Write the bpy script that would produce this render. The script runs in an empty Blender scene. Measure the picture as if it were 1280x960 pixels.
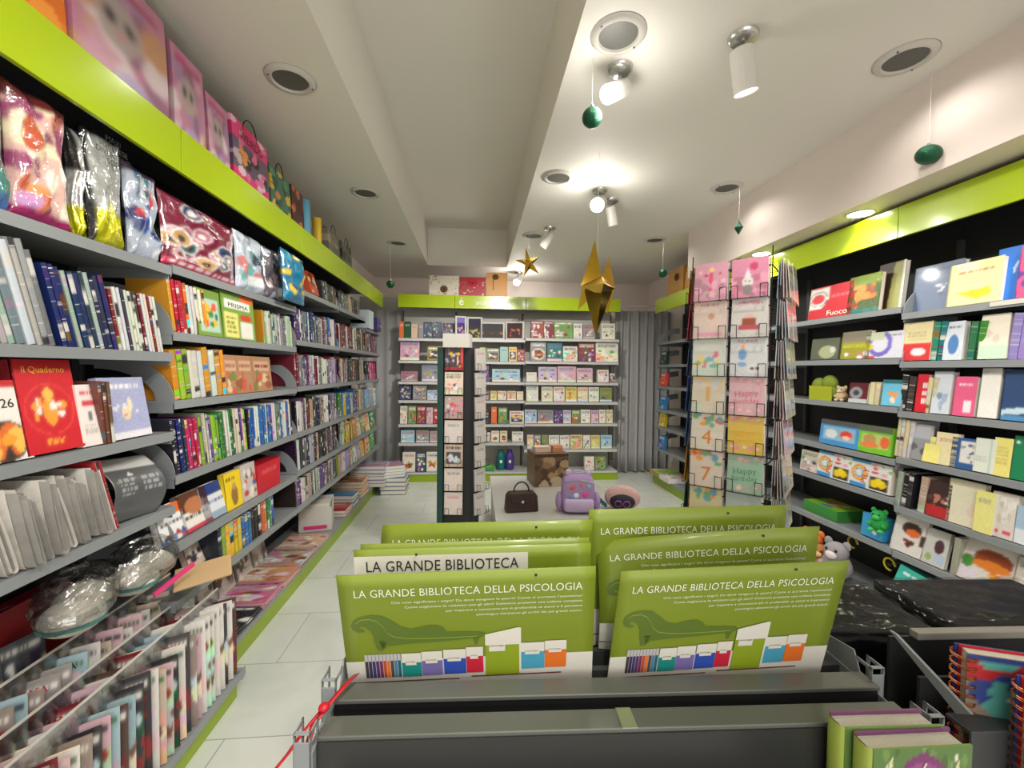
import bpy, math, random
import numpy as np
from mathutils import Matrix, Vector, Euler
PI = math.pi
sc = bpy.context.scene
C = sc.collection
# ------------------------------------------------------------------ camera
CAMZ = 1.5
FPX = 535.4
_ya, _pi, _ro = 0.0839290, 0.0326669, 0.0101195
_fw = Vector((math.sin(_ya)*math.cos(_pi), math.cos(_ya)*math.cos(_pi), -math.sin(_pi)))
_r0 = Vector((math.cos(_ya), -math.sin(_ya), 0)); _u0 = _r0.cross(_fw)
CR = _r0*math.cos(_ro)+_u0*math.sin(_ro); CU = -_r0*math.sin(_ro)+_u0*math.cos(_ro); CF = _fw
cam = bpy.data.cameras.new('camera'); cam.sensor_width = 36; cam.lens = FPX/1280*36
cam.clip_start = .02; cam.clip_end = 60
camo = bpy.data.objects.new('camera', cam); C.objects.link(camo)
camo.matrix_world = Matrix(((CR.x, CU.x, -CF.x, 0), (CR.y, CU.y, -CF.y, 0), (CR.z, CU.z, -CF.z, CAMZ), (0, 0, 0, 1)))
sc.camera = camo
# ------------------------------------------------------------------ colour management, world, large lights
sc.view_settings.view_transform = 'Standard'; sc.view_settings.look = 'None'
sc.view_settings.gamma = 1; sc.view_settings.exposure = -0.1
sc.view_settings.use_curve_mapping = False
sc.cycles.use_denoising = True
sc.cycles.max_bounces = 8; sc.cycles.diffuse_bounces = 5; sc.cycles.glossy_bounces = 3
sc.cycles.transparent_max_bounces = 10; sc.cycles.transmission_bounces = 4
sc.cycles.sample_clamp_indirect = 6; sc.cycles.caustics_reflective = False; sc.cycles.caustics_refractive = False
w = bpy.data.worlds.new('world'); sc.world = w; w.use_nodes = True
w.node_tree.nodes['Background'].inputs[0].default_value = (1.0, .97, .93, 1)
w.node_tree.nodes['Background'].inputs[1].default_value = 1.0     # added soft fill, entering through the end left open behind the camera

def lamp(kind, loc, target, energy, color=(1, .95, .88), size=.1, angle=80, blend=.6):
    l = bpy.data.lights.new('lamp', kind); l.energy = energy; l.color = color
    if kind == 'AREA': l.shape = 'RECTANGLE'; l.size, l.size_y = size
    elif kind == 'SPOT': l.spot_size = math.radians(angle); l.spot_blend = blend; l.shadow_soft_size = size
    else: l.shadow_soft_size = size
    o = bpy.data.objects.new('lamp', l); C.objects.link(o); o.location = loc
    o.rotation_euler = (Vector(target)-Vector(loc)).to_track_quat('-Z', 'Y').to_euler()
    return o
lamp('AREA', (.6, -2.6, 1.7), (.6, 3, 1.6), 42, (1, .97, .94), (3.4, 2.2))           # added fill panel behind the camera
# spots of the shop ceiling, plus unseen ones without a fixture: (position, aim, energy)
SPOTS = [((.95, 1.86, 2.72), (-1.3, 2.3, 1.0), 75), ((.6, 2.15, 2.72), (-1.3, 3.2, 1.0), 65),
         ((1.0, 3.6, 2.72), (2.6, 3.0, .9), 55), ((.66, 4.4, 2.72), (-1.2, 4.9, .9), 55), ((.45, 3.4, 2.74), (.5, 5.9, 1.0), 170),
         ((.5, .2, 2.75), (-1.6, 1.0, .9), 90), ((1.3, .1, 2.75), (2.9, 1.5, .8), 80), ((1.2, 1.2, 2.8), (2.6, 2.5, .5), 60),
         ((.1, -.5, 2.8), (-1.5, 1.5, .3), 70)]
for a, b, e in SPOTS: lamp('SPOT', a, b, e, size=.045, angle=88)
# added point fills by the lit heads and behind the camera, brightening the ceiling
for a, e in (((.62, 1.98, 2.72), 5), ((.92, 3.3, 2.74), 9), ((.62, 6.3, 2.72), 13), ((.4, -.6, 2.6), 10)): lamp('POINT', a, (0, 0, 0), e, size=.06)
for y in (2.46, 3.37, 1.4, 4.3): lamp('SPOT', (2.3, y, 2.45), (2.3, y, 0), 22, size=.04, angle=125)
# added soft fill under the ceiling, at the unlit recessed downlights
for x in (-.92,):
    for y in (2.3, 3.66, 5.06): lamp('SPOT', (x+.25, y, 2.93), (x+.45, y, 0), 10, size=.07, angle=150)
for x in (.6, 1.95):
    for y in (1.85, 3.23, 4.6): lamp('SPOT', (x, y, 2.93), (x, y, 0), 13, size=.07, angle=150)

# ------------------------------------------------------------------ helpers
def s2l(c): return tuple(((v/255)/12.92 if v/255 <= .04045 else ((v/255+.055)/1.055)**2.4) for v in c)
_m = {}
def mat(name, rgb, rough=.5, metal=0, emit=0, coat=0, bump=0, bscale=60, noise=0, nscale=8, alpha=1, trans=0, spec=.5):
    """rgb in 0-255 screen values"""
    if name in _m: return _m[name]
    m = bpy.data.materials.new(name); m.use_nodes = True; nt = m.node_tree; b = nt.nodes['Principled BSDF']
    c = s2l(rgb)+(1,)
    b.inputs['Base Color'].default_value = c; b.inputs['Roughness'].default_value = rough; b.inputs['Metallic'].default_value = metal
    b.inputs['Coat Weight'].default_value = coat; b.inputs['Coat Roughness'].default_value = .08
    b.inputs['Alpha'].default_value = alpha; b.inputs['Transmission Weight'].default_value = trans
    b.inputs['Specular IOR Level'].default_value = spec
    if emit: b.inputs['Emission Color'].default_value = c; b.inputs['Emission Strength'].default_value = emit
    tc = nt.nodes.new('ShaderNodeTexCoord')
    if noise:
        n = nt.nodes.new('ShaderNodeTexNoise'); n.inputs['Scale'].default_value = nscale; n.inputs['Detail'].default_value = 4
        nt.links.new(tc.outputs['Object'], n.inputs[0])
        mx = nt.nodes.new('ShaderNodeMix'); mx.data_type = 'RGBA'; nt.links.new(n.outputs[0], mx.inputs[0])
        mx.inputs[6].default_value = tuple(v*(1-noise) for v in c[:3])+(1,); mx.inputs[7].default_value = tuple(min(1, v*(1+noise)) for v in c[:3])+(1,)
        nt.links.new(mx.outputs[2], b.inputs['Base Color'])
    if bump:
        n = nt.nodes.new('ShaderNodeTexNoise'); n.inputs['Scale'].default_value = bscale; n.inputs['Detail'].default_value = 3
        nt.links.new(tc.outputs['Object'], n.inputs[0])
        bp = nt.nodes.new('ShaderNodeBump'); bp.inputs['Strength'].default_value = bump; bp.inputs['Distance'].default_value = .01
        nt.links.new(n.outputs[0], bp.inputs['Height']); nt.links.new(bp.outputs[0], b.inputs['Normal'])
    _m[name] = m; return m
def print_mat(name, rough=.35, coat=.3, bump=0, bscale=30, alpha=1):
    """printed surface: colours come from the painted colour layer of the mesh"""
    if name in _m: return _m[name]
    m = mat(name, (200, 200, 200), rough, coat=coat, bump=bump, bscale=bscale, alpha=alpha)
    nt = m.node_tree; a = nt.nodes.new('ShaderNodeAttribute'); a.attribute_name = 'Col'
    nt.links.new(a.outputs['Color'], nt.nodes['Principled BSDF'].inputs['Base Color']); return m
def spine_mat(name, flat=False):
    if name in _m: return _m[name]
    m = mat(name, (200, 200, 200), .38, coat=.25); nt = m.node_tree; b = nt.nodes['Principled BSDF']
    N = nt.nodes.new; L = nt.links.new
    oi = N('ShaderNodeObjectInfo'); 
    if flat:
        L(oi.outputs['Color'], b.inputs['Base Color']); return m
    tc = N('ShaderNodeTexCoord'); sp = N('ShaderNodeSeparateXYZ'); L(tc.outputs['Generated'], sp.inputs[0])
    def vec(zs, extra):
        mu = N('ShaderNodeMath'); mu.operation = 'MULTIPLY'; L(sp.outputs['Z'], mu.inputs[0]); mu.inputs[1].default_value = zs
        r = N('ShaderNodeMath'); r.operation = 'MULTIPLY_ADD'; L(oi.outputs['Random'], r.inputs[0]); r.inputs[1].default_value = 57+extra; r.inputs[2].default_value = extra
        cb = N('ShaderNodeCombineXYZ'); L(mu.outputs[0], cb.inputs['Z']); L(r.outputs[0], cb.inputs['X']); return cb
    def noise(zs, extra, lo, hi):
        n = N('ShaderNodeTexNoise'); n.inputs['Scale'].default_value = 1; n.inputs['Detail'].default_value = 1
        L(vec(zs, extra).outputs[0], n.inputs[0])
        r = N('ShaderNodeMapRange'); r.inputs[1].default_value = lo; r.inputs[2].default_value = hi; L(n.outputs[0], r.inputs[0]); return r
    def mix(fac, a, col=None, colsock=None):
        mx = N('ShaderNodeMix'); mx.data_type = 'RGBA'; L(fac.outputs[0], mx.inputs[0]); L(a, mx.inputs[6])
        if colsock is not None: L(colsock, mx.inputs[7])
        else: mx.inputs[7].default_value = col
        return mx.outputs[2]
    c = mix(noise(3.2, 3, .60, .64), oi.outputs['Color'], (.62, .6, .57, 1))
    hs = N('ShaderNodeHueSaturation'); L(oi.outputs['Color'], hs.inputs['Color']); L(oi.outputs['Random'], hs.inputs['Hue']); hs.inputs['Value'].default_value = 1.15
    c = mix(noise(4, 11, .62, .66), c, colsock=hs.outputs[0])
    c = mix(noise(3, 19, .62, .66), c, (.03, .03, .04, 1))
    # lettering: fine breaks along the middle of the spine
    t = noise(30, 29, .62, .74)
    c = mix(t, c, (.7, .68, .64, 1))
    L(c, b.inputs['Base Color']); return m

M = dict(
 grey=mat('grey_metal', (142, 147, 150), .38, metal=.1, bump=.02),
 greyd=mat('dark_grey_metal', (72, 74, 76), .4, metal=.25),
 black=mat('black_panel', (30, 31, 33), .55),
 lshelf=mat('pale_grey_metal', (196, 197, 196), .38, metal=.1),
 lback=mat('light_grey_panel', (190, 187, 181), .5, noise=.04),
 lime=mat('lime_laminate', (168, 192, 8), .22, coat=.3),
 limebase=mat('lime_plinth', (140, 165, 30), .3),
 white=mat('white_paint', (205, 202, 194), .6, noise=.03, nscale=3),
 pages=mat('paper_pages', (222, 218, 205), .8, bump=.1, bscale=300),
 wire=mat('black_wire', (22, 22, 24), .35, metal=.4),
 gold=mat('gold_foil', (212, 170, 60), .16, metal=1),
 golddk=mat('dark_gold_foil', (120, 95, 40), .2, metal=1),
 green=mat('green_glitter', (30, 88, 62), .28, metal=.6, bump=.5, bscale=180),
 silver=mat('silver_metal', (210, 210, 208), .25, metal=.9),
 dish=mat('dark_lens', (92, 92, 86), .5),
 led=mat('lit_lamp_face', (255, 250, 240), .5, emit=28),
 ledw=mat('dim_lamp_face', (255, 248, 236), .5, emit=3),
 kraft=mat('kraft_paper', (202, 150, 80), .7, noise=.08),
 curtain=mat('grey_curtain_cloth', (168, 168, 168), .85, bump=.2, bscale=400),
 red=mat('red_ribbon', (190, 16, 36), .45),
 copper=mat('copper_wire', (200, 120, 70), .3, metal=1),
)
def film(name, amount=.16, bump=.9, bscale=16, fres=.5):
    m = bpy.data.materials.new(name); m.use_nodes = True; nt = m.node_tree; N = nt.nodes.new; L = nt.links.new
    nt.nodes.remove(nt.nodes['Principled BSDF']); out = nt.nodes['Material Output']
    t = N('ShaderNodeBsdfTransparent'); t.inputs[0].default_value = (.93, .94, .95, 1); g = N('ShaderNodeBsdfGlossy'); g.inputs['Roughness'].default_value = .12
    n = N('ShaderNodeTexNoise'); n.inputs['Scale'].default_value = bscale; n.inputs['Detail'].default_value = 3; tc = N('ShaderNodeTexCoord'); L(tc.outputs['Object'], n.inputs[0])
    b = N('ShaderNodeBump'); b.inputs['Strength'].default_value = bump; b.inputs['Distance'].default_value = .02; L(n.outputs[0], b.inputs['Height']); L(b.outputs[0], g.inputs['Normal'])
    f = N('ShaderNodeLayerWeight'); f.inputs[0].default_value = .3; L(b.outputs[0], f.inputs['Normal']); a = N('ShaderNodeMath'); a.operation = 'MULTIPLY_ADD'; L(f.outputs['Fresnel'], a.inputs[0]); a.inputs[1].default_value = fres; a.inputs[2].default_value = amount; a.use_clamp = True
    mx = N('ShaderNodeMixShader'); L(a.outputs[0], mx.inputs[0]); L(t.outputs[0], mx.inputs[1]); L(g.outputs[0], mx.inputs[2]); L(mx.outputs[0], out.inputs[0]); return m
M['clear'] = film('clear_film', .24); M['wrap'] = film('glossy_wrap', .02, .6, 11, .22)
spineM = spine_mat('printed_spine'); flatM = spine_mat('plain_cover', True)
printM = print_mat('printed_cover', .45, .12); glossM = print_mat('glossy_film_print', .16, .8, bump=.5, bscale=22); mattM = print_mat('matt_print', .7, 0)

def me_new(name, vs, fs, mats, fm=None, smooth=False, cols=None):
    me = bpy.data.meshes.new(name); me.from_pydata([tuple(v) for v in vs], [], fs)
    for m in mats: me.materials.append(m)
    if fm is not None: me.polygons.foreach_set('material_index', fm)
    if smooth: me.polygons.foreach_set('use_smooth', [True]*len(fs))
    if cols is not None:
        a = me.color_attributes.new('Col', 'FLOAT_COLOR', 'POINT')
        a.data.foreach_set('color', np.asarray(cols, dtype=np.float32).ravel())
    me.update(); return me
def ob(name, me, parent=None, loc=(0, 0, 0), rot=(0, 0, 0), scale=None):
    o = bpy.data.objects.new(name, me); C.objects.link(o); o.location = loc; o.rotation_euler = rot
    if parent is not None: o.parent = parent
    if scale is not None: o.scale = scale
    return o
def tag(o, label, cat, group=None, kind=None):
    o['label'] = label; o['category'] = cat
    if group: o['group'] = group
    if kind: o['kind'] = kind
    return o
def struct(o): o['kind'] = 'structure'; return o
def thing(name, label, cat, loc=(0, 0, 0), rz=0, group=None):
    return tag(ob(name, None, None, loc, (0, 0, rz)), label, cat, group)

class MB:
    """collects shapes into one mesh"""
    def __init__(s): s.v = []; s.f = []; s.m = []
    def add(s, vs, fs, mi=0, T=None):
        b = len(s.v)
        for v in vs: s.v.append(tuple(T @ Vector(v)) if T is not None else tuple(v))
        for f in fs: s.f.append(tuple(b+i for i in f)); s.m.append(mi)
        return s
    def box(s, x0, x1, y0, y1, z0, z1, mi=0, T=None):
        return s.add([(x0, y0, z0), (x1, y0, z0), (x1, y1, z0), (x0, y1, z0), (x0, y0, z1), (x1, y0, z1), (x1, y1, z1), (x0, y1, z1)],
                     [(0, 3, 2, 1), (4, 5, 6, 7), (0, 1, 5, 4), (1, 2, 6, 5), (2, 3, 7, 6), (3, 0, 4, 7)], mi, T)
    def cyl(s, p0, p1, r0, r1=None, n=16, mi=0, cap=True):
        r1 = r0 if r1 is None else r1
        p0, p1 = Vector(p0), Vector(p1); d = (p1-p0).normalized(); q = d.to_track_quat('Z', 'X')
        vs = [p0+q @ Vector((math.cos(2*PI*i/n)*r0, math.sin(2*PI*i/n)*r0, 0)) for i in range(n)]
        vs += [p1+q @ Vector((math.cos(2*PI*i/n)*r1, math.sin(2*PI*i/n)*r1, 0)) for i in range(n)]
        fs = [(i, (i+1) % n, n+(i+1) % n, n+i) for i in range(n)]
        if cap: fs += [tuple(range(n-1, -1, -1)), tuple(range(n, 2*n))]
        return s.add(vs, fs, mi)
    def tube(s, pts, r, n=6, mi=0):
        for a, b in zip(pts[:-1], pts[1:]): s.cyl(a, b, r, n=n, mi=mi)
        return s
    def lathe(s, prof, n=24, mi=0, T=None):
        vs = []; fs = []
        for r, z in prof:
            for i in range(n): vs.append((r*math.cos(2*PI*i/n), r*math.sin(2*PI*i/n), z))
        for k in range(len(prof)-1):
            for i in range(n): fs.append((k*n+i, k*n+(i+1) % n, (k+1)*n+(i+1) % n, (k+1)*n+i))
        return s.add(vs, fs, mi, T)
    def ell(s, c, r, n=14, mi=0, T=None):
        prof = [(max(1e-4, math.sin(PI*k/n))*1, -math.cos(PI*k/n)) for k in range(n+1)]
        T2 = Matrix.Translation(c) @ Matrix.Diagonal((r[0], r[1], r[2], 1))
        if T is not None: T2 = T @ T2
        return s.lathe(prof, n+4, mi, T2)
    def prism(s, pts, y0, y1, mi=0, T=None):
        n = len(pts); vs = [(x, y0, z) for x, z in pts]+[(x, y1, z) for x, z in pts]
        fs = [tuple(range(n)), tuple(range(2*n-1, n-1, -1))]+[(i+n, (i+1) % n+n, (i+1) % n, i) for i in range(n)]
        return s.add(vs, fs, mi, T)
    def mesh(s, name, mats, smooth=False): return me_new(name, s.v, s.f, mats, s.m, smooth)
    def ob(s, name, mats, parent=None, loc=(0, 0, 0), rot=(0, 0, 0), smooth=False, bevel=0):
        o = ob(name, s.mesh(name, mats if isinstance(mats, list) else [mats], smooth), parent, loc, rot)
        if bevel:
            b = o.modifiers.new('bevel', 'BEVEL'); b.width = bevel; b.segments = 2; b.limit_method = 'ANGLE'
        return o
def autosmooth(o): 
    o.data.polygons.foreach_set('use_smooth', [True]*len(o.data.polygons)); return o

_txt = {}
def text_geo(s, size=1, align='LEFT', spacing=1.0):
    k = (s, align, spacing)
    if k not in _txt:
        cu = bpy.data.curves.new('lettering', 'FONT'); cu.body = s; cu.size = 1; cu.align_x = align; cu.resolution_u = 3; cu.space_character = spacing
        o = bpy.data.objects.new('lettering', cu); me = bpy.data.meshes.new_from_object(o)
        _txt[k] = ([tuple(v.co) for v in me.vertices], [tuple(p.vertices) for p in me.polygons])
        bpy.data.objects.remove(o); bpy.data.meshes.remove(me)
    vs, fs = _txt[k]
    return [(x*size, y*size) for x, y, z in vs], fs
def text_ob(name, s, x, z, size, m, parent, y=-.0015, align='LEFT', spacing=1.0, width=None, tilt=0):
    """lettering lying in the local x-z plane, facing -y"""
    vs, fs = text_geo(s, size, align, spacing)
    if width:
        xs = [v[0] for v in vs]; k = width/(max(xs)-min(xs)); vs = [(a*k, b) for a, b in vs]
    ca, sa = math.cos(tilt), math.sin(tilt)
    return ob(name, me_new(name, [(x+a*ca-b*sa, y, z+a*sa+b*ca) for a, b in vs], fs, [m]), parent)

# ------------------------------------------------------------------ painting of covers (the print on the things themselves)
class Paint:
    def __init__(s, W, H, bg): s.W, s.H = W, H; s.a = np.zeros((H, W, 3)); s.a[:] = s2l(bg); s.Y, s.X = np.mgrid[0:1:H*1j, 0:1:W*1j]
    def r(s, x0, y0, x1, y1, c): s.a[(s.X >= x0) & (s.X <= x1) & (s.Y >= y0) & (s.Y <= y1)] = s2l(c); return s
    def e(s, x, y, rx, ry, c): s.a[((s.X-x)/rx)**2+((s.Y-y)/ry)**2 <= 1] = s2l(c); return s
    def ring(s, x, y, rx, ry, t, c):
        d = ((s.X-x)/rx)**2+((s.Y-y)/ry)**2; s.a[(d <= 1) & (d >= (1-t)**2)] = s2l(c); return s
    def p(s, pts, c):
        ins = np.zeros(s.X.shape, bool); n = len(pts)
        for i in range(n):
            (x1, y1), (x2, y2) = pts[i], pts[(i+1) % n]
            if y1 == y2: continue
            cond = ((y1 > s.Y) != (y2 > s.Y)) & (s.X < (x2-x1)*(s.Y-y1)/(y2-y1)+x1); ins ^= cond
        s.a[ins] = s2l(c); return s
    def t(s, x0, y0, x1, y1, c, rows=1, seed=1):
        rg = random.Random(seed); h = (y1-y0)/rows
        for k in range(rows):
            x = x0; yy = y0+k*h
            while x < x1:
                wd = rg.uniform(.03, .12)
                s.r(x, yy+h*.2, min(x1, x+wd), yy+h*.8, c); x += wd+.035
        return s
    def blobs(s, x0, y0, x1, y1, cols, n, r, seed=1):
        rg = random.Random(seed)
        for k in range(n):
            s.e(rg.uniform(x0, x1), rg.uniform(y0, y1), r*rg.uniform(.5, 1.4), r*rg.uniform(.5, 1.4)*s.W/s.H, rg.choice(cols))
        return s
    def soft(s, amt=.5, grain=.10, seed=1):
        a = s.a; b = np.pad(a, ((1, 1), (1, 1), (0, 0)), 'edge')
        b = (b[:-2, 1:-1]+b[2:, 1:-1]+b[1:-1, :-2]+b[1:-1, 2:]+b[:-2, :-2]+b[2:, 2:]+b[2:, :-2]+b[:-2, 2:])/8
        s.a = a*(1-amt)+b*amt; s.a *= 1+grain*(np.random.RandomState(seed).rand(s.H, s.W, 1)-.5)*2; return s
    def cols(s): return np.concatenate([s.a.reshape(-1, 3), np.ones((s.W*s.H, 1))], 1)
SAT = [(226, 60, 60), (245, 190, 40), (60, 140, 200), (90, 170, 70), (240, 130, 170), (245, 240, 230), (120, 80, 150), (240, 130, 50), (40, 60, 110)]
PASTEL = [(236, 200, 206), (200, 220, 232), (226, 232, 196), (240, 226, 200), (214, 200, 226), (245, 245, 240), (190, 170, 170)]
EARTH = [(120, 80, 50), (170, 120, 70), (90, 60, 40), (200, 170, 130), (150, 40, 40), (230, 220, 200)]
def design(style, base, seed):
    rg = random.Random(seed); P = Paint(26, 36, base); var = [tuple(max(0, min(255, v+rg.randint(-45, 45))) for v in base) for _ in range(4)]
    lum = sum(base)/3; ink = (245, 242, 235) if lum < 150 else rg.choice([(40, 40, 60), (190, 30, 50), (40, 80, 140), (60, 110, 60)])
    if style == 'kid':
        P.blobs(.0, .0, 1, .7, var, 14, .16, seed); P.blobs(.1, .08, .9, .62, rg.sample(SAT, 5)+var, 22, .1, seed); P.t(.1, .74, .9, .92, ink, 2, seed)
    elif style == 'novel':
        P.t(.15, .76, .85, .9, ink, 2, seed); P.blobs(.3, .2, .7, .55, [rg.choice(SAT), ink, rg.choice(EARTH)], 6, .13, seed); P.t(.3, .05, .7, .1, ink, 1, seed+1)
    elif style == 'mag':
        P.blobs(.0, .0, 1, .8, rg.sample(PASTEL+EARTH, 4)+[base]+var, 30, .13, seed); P.r(0, .8, 1, 1, base); P.t(.06, .83, .94, .97, ink, 1, seed); P.t(.06, .1, .5, .4, (245, 245, 240), 3, seed+3)
    elif style == 'window':
        P.r(.1, .12, .9, .68, (60, 60, 70)); P.blobs(.2, .2, .8, .6, rg.sample(SAT+PASTEL, 4), 16, .09, seed); P.t(.1, .76, .9, .94, ink, 1, seed)
    elif style == 'baby':
        P.r(.0, .0, 1, .12, rg.choice(PASTEL)); P.blobs(.15, .15, .85, .6, rg.sample(PASTEL+SAT, 4)+var, 18, .09, seed); P.t(.12, .72, .88, .92, rg.choice([(180, 60, 70), (90, 110, 90), (90, 120, 160)]), 2, seed)
    elif style == 'dark':
        P.blobs(.1, .1, .9, .9, [(210, 215, 225), (60, 70, 100), (150, 160, 180), (30, 30, 40), rg.choice(SAT)]+var, 34, .08, seed)
    elif style == 'food':
        P.e(.5, .36, .42, .3, (235, 228, 214)); P.blobs(.25, .2, .75, .5, [(190, 90, 40), (230, 150, 50), (120, 50, 30), (80, 110, 40)], 12, .12, seed); P.t(.1, .78, .9, .92, ink, 2, seed)
    elif style == 'plain':
        P.t(.2, .72, .8, .84, ink, 2, seed)
    return P.soft(.45, .06, seed)
def print_box(name, P, gloss=None, sidecol=None, pages=False):
    """unit box: x -.5..5, y -.5..5, z 0..1 with the painted front on a fine grid facing -y"""
    W, H = P.W, P.H; vs = []; fs = []; fm = []; cols = list(map(tuple, P.cols()))
    for j in range(H):
        for i in range(W): vs.append((i/(W-1)-.5, -.5, j/(H-1)))
    for j in range(H-1):
        for i in range(W-1): fs.append((j*W+i, j*W+i+1, (j+1)*W+i+1, (j+1)*W+i)); fm.append(0)
    b = len(vs); sc_ = tuple(s2l(sidecol))+(1,) if sidecol else tuple(P.a[H//2, 0])+(1,)
    e = .015 if pages else 0
    for v in [(-.5, -.5, 0), (.5, -.5, 0), (.5, .5, 0), (-.5, .5, 0), (-.5, -.5, 1), (.5, -.5, 1), (.5, .5, 1), (-.5, .5, 1)]:
        vs.append(v); cols.append(sc_)
    if not pages:
        for f in [(0, 3, 2, 1), (4, 5, 6, 7), (1, 2, 6, 5), (2, 3, 7, 6), (3, 0, 4, 7)]: fs.append(tuple(b+i for i in f)); fm.append(0)
    else:   # cover boards, spine on the left, page block inset
        mb = MB(); mb.box(-.5, .5, -.5, -.42, 0, 1); mb.f.pop(2); mb.m.pop(2)
        mb.box(-.5, .5, .42, .5, 0, 1); mb.box(-.5, -.47, -.5, .5, 0, 1)
        b = len(vs)
        for v in mb.v: vs.append(v); cols.append(sc_)
        for f in mb.f: fs.append(tuple(b+i for i in f)); fm.append(0)
        mb = MB(); mb.box(-.48, .485, -.42, .42, .012, .985); b = len(vs)
        for v in mb.v: vs.append(v); cols.append((.75, .72, .65, 1))
        for f in mb.f: fs.append(tuple(b+i for i in f)); fm.append(1)
    return me_new(name, vs, fs, [gloss or printM, M['pages']], fm, cols=cols)
_db = {}
def dbox(style, base, seed, pages=False, gloss=False):
    k = (style, base, seed, pages, gloss)
    if k not in _db: _db[k] = print_box('printed_block', design(style, base, seed), glossM if gloss else printM, None, pages)
    return _db[k]
# spine-out book: x = depth into the shelf (spine at -x), y = thickness, z = height ; slots cover/spine/pages
def make_spine_mesh():
    mb = MB()
    mb.box(-.5, .5, -.5, -.40, 0, 1, 0); mb.box(-.5, .5, .40, .5, 0, 1, 0)
    mb.add([(-.5, -.5, 0), (-.512, -.2, 0), (-.512, .2, 0), (-.5, .5, 0), (-.5, -.5, 1), (-.512, -.2, 1), (-.512, .2, 1), (-.5, .5, 1)],
           [(0, 4, 5, 1), (1, 5, 6, 2), (2, 6, 7, 3)], 1)
    mb.box(-.49, .485, -.40, .40, .01, .985, 2)
    return mb.mesh('spine_book', [flatM, spineM, M['pages']])
SPINE = make_spine_mesh()
COL = {'white': (226, 224, 218), 'cream': (224, 212, 180), 'grey': (130, 132, 134), 'black': (34, 34, 38), 'charcoal': (62, 62, 66), 'navy': (30, 44, 92),
       'blue': (40, 108, 184), 'sky blue': (120, 186, 220), 'teal': (20, 130, 122), 'green': (52, 134, 62), 'lime green': (150, 196, 50), 'yellow': (236, 206, 40),
       'amber': (232, 160, 40), 'orange': (228, 110, 40), 'red': (190, 34, 44), 'dark red': (120, 24, 36), 'pink': (226, 110, 146), 'purple': (104, 62, 136),
       'lilac': (172, 152, 200), 'brown': (110, 74, 48), 'beige': (190, 172, 144), 'pale green': (176, 204, 170), 'magenta': (196, 40, 110), 'silver': (176, 178, 180)}
ONES = 'first second third fourth fifth sixth seventh eighth ninth tenth eleventh twelfth thirteenth fourteenth fifteenth sixteenth seventeenth eighteenth nineteenth'.split()
def ordn(n):
    if n < 20: return ONES[n-1]
    t, u = divmod(n, 10); tens = {2: 'twent', 3: 'thirt', 4: 'fort', 5: 'fift', 6: 'sixt', 7: 'sevent'}[t]
    return tens+'ieth' if u == 0 else tens+'y-'+ONES[u-1]

# ------------------------------------------------------------------ wall frames: local x along the wall, -y towards the aisle
class Frame:
    def __init__(s, org, rz): s.o = Vector(org); s.rz = rz; s.R = Matrix.Rotation(rz, 3, 'Z')
    def w(s, u, y, z): return s.o+s.R @ Vector((u, y, z))
    def u_of(s, px, z, y=0.0):
        """place along the wall of a photograph column, for something standing at height z"""
        py = 470.0
        for _ in range(6):
            d = CR*((px-640)/FPX)-CU*((py-480)/FPX)+CF
            n = s.R @ Vector((0, 1, 0)); q = s.w(0, y, 0)
            t = (q-Vector((0, 0, CAMZ))).dot(n)/d.dot(n); p = Vector((0, 0, CAMZ))+d*t
            v = Vector((p.x, p.y, z-CAMZ)); py = 480-FPX*v.dot(CU)/v.dot(CF)
        return (s.R.transposed() @ (p-s.o)).x
    def z_of(s, px, py, y=0.0):
        d = CR*((px-640)/FPX)-CU*((py-480)/FPX)+CF; n = s.R @ Vector((0, 1, 0)); q = s.w(0, y, 0)
        t = (q-Vector((0, 0, CAMZ))).dot(n)/d.dot(n); return CAMZ+d.z*t
LW = Frame((-1.19, 0, 0), PI/2); RW = Frame((2.40, 0, 0), -PI/2); BW = Frame((0, 5.72, 0), 0)

def faceout(fr, u, z, w_, h, t, me, name, label, cat, yf=.05, lean=.12, yaw=0, group=None):
    o = ob(name, me, None, fr.w(u, yf+t/2, z+.001+t/2*math.sin(abs(lean))), (-lean, 0, fr.rz+yaw), (w_, t, h))
    return tag(o, label, cat, group)
def spine_row(fr, u0, u1, z, pal, hr, tr, dep, lean, name, noun, where, group, yf=.045, near=1, seed=1, cat=None, skip=0, gap=0):
    """spine-out copies from the near end of a shelf to its far end"""
    rg = random.Random(seed); lo, hi = min(u0, u1), max(u0, u1); d = 1 if near > 0 else -1
    u = lo if near > 0 else hi; n = 0; pals = list(pal); run = 0; c = None
    while True:
        t = rg.uniform(*tr); step = t/math.cos(lean)+.0015
        if (u+d*step > hi) if d > 0 else (u+d*step < lo): break
        if rg.random() < gap: u += d*rg.uniform(.01, .04); 
        if run <= 0: c = rg.choice(pals); run = rg.choice([1, 1, 1, 2, 3]); h0 = rg.uniform(*hr)
        run -= 1; n += 1
        if n == 1 and near > 0: c = 'amber' if 'puzzle' in noun else min(pals, key=lambda q: sum(COL[q]))
        h = h0*rg.uniform(.99, 1.0); dd = rg.uniform(*dep)
        uc = u+d*step/2; 
        o = ob(name, SPINE, None, fr.w(uc, yf+dd/2+rg.uniform(0, .006), z+.001+t/2*math.sin(abs(lean))), (-d*lean, 0, fr.rz+PI/2), (dd, t*.9, h))
        o.color = s2l(tuple(max(0, min(255, int(v*.92)+rg.randint(-14, 14))) for v in COL[c]))+(1,)
        tag(o, f'{c} {noun}, {ordn(n)} from {where}', cat or noun.split()[-1], group)
        u += d*step
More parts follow.
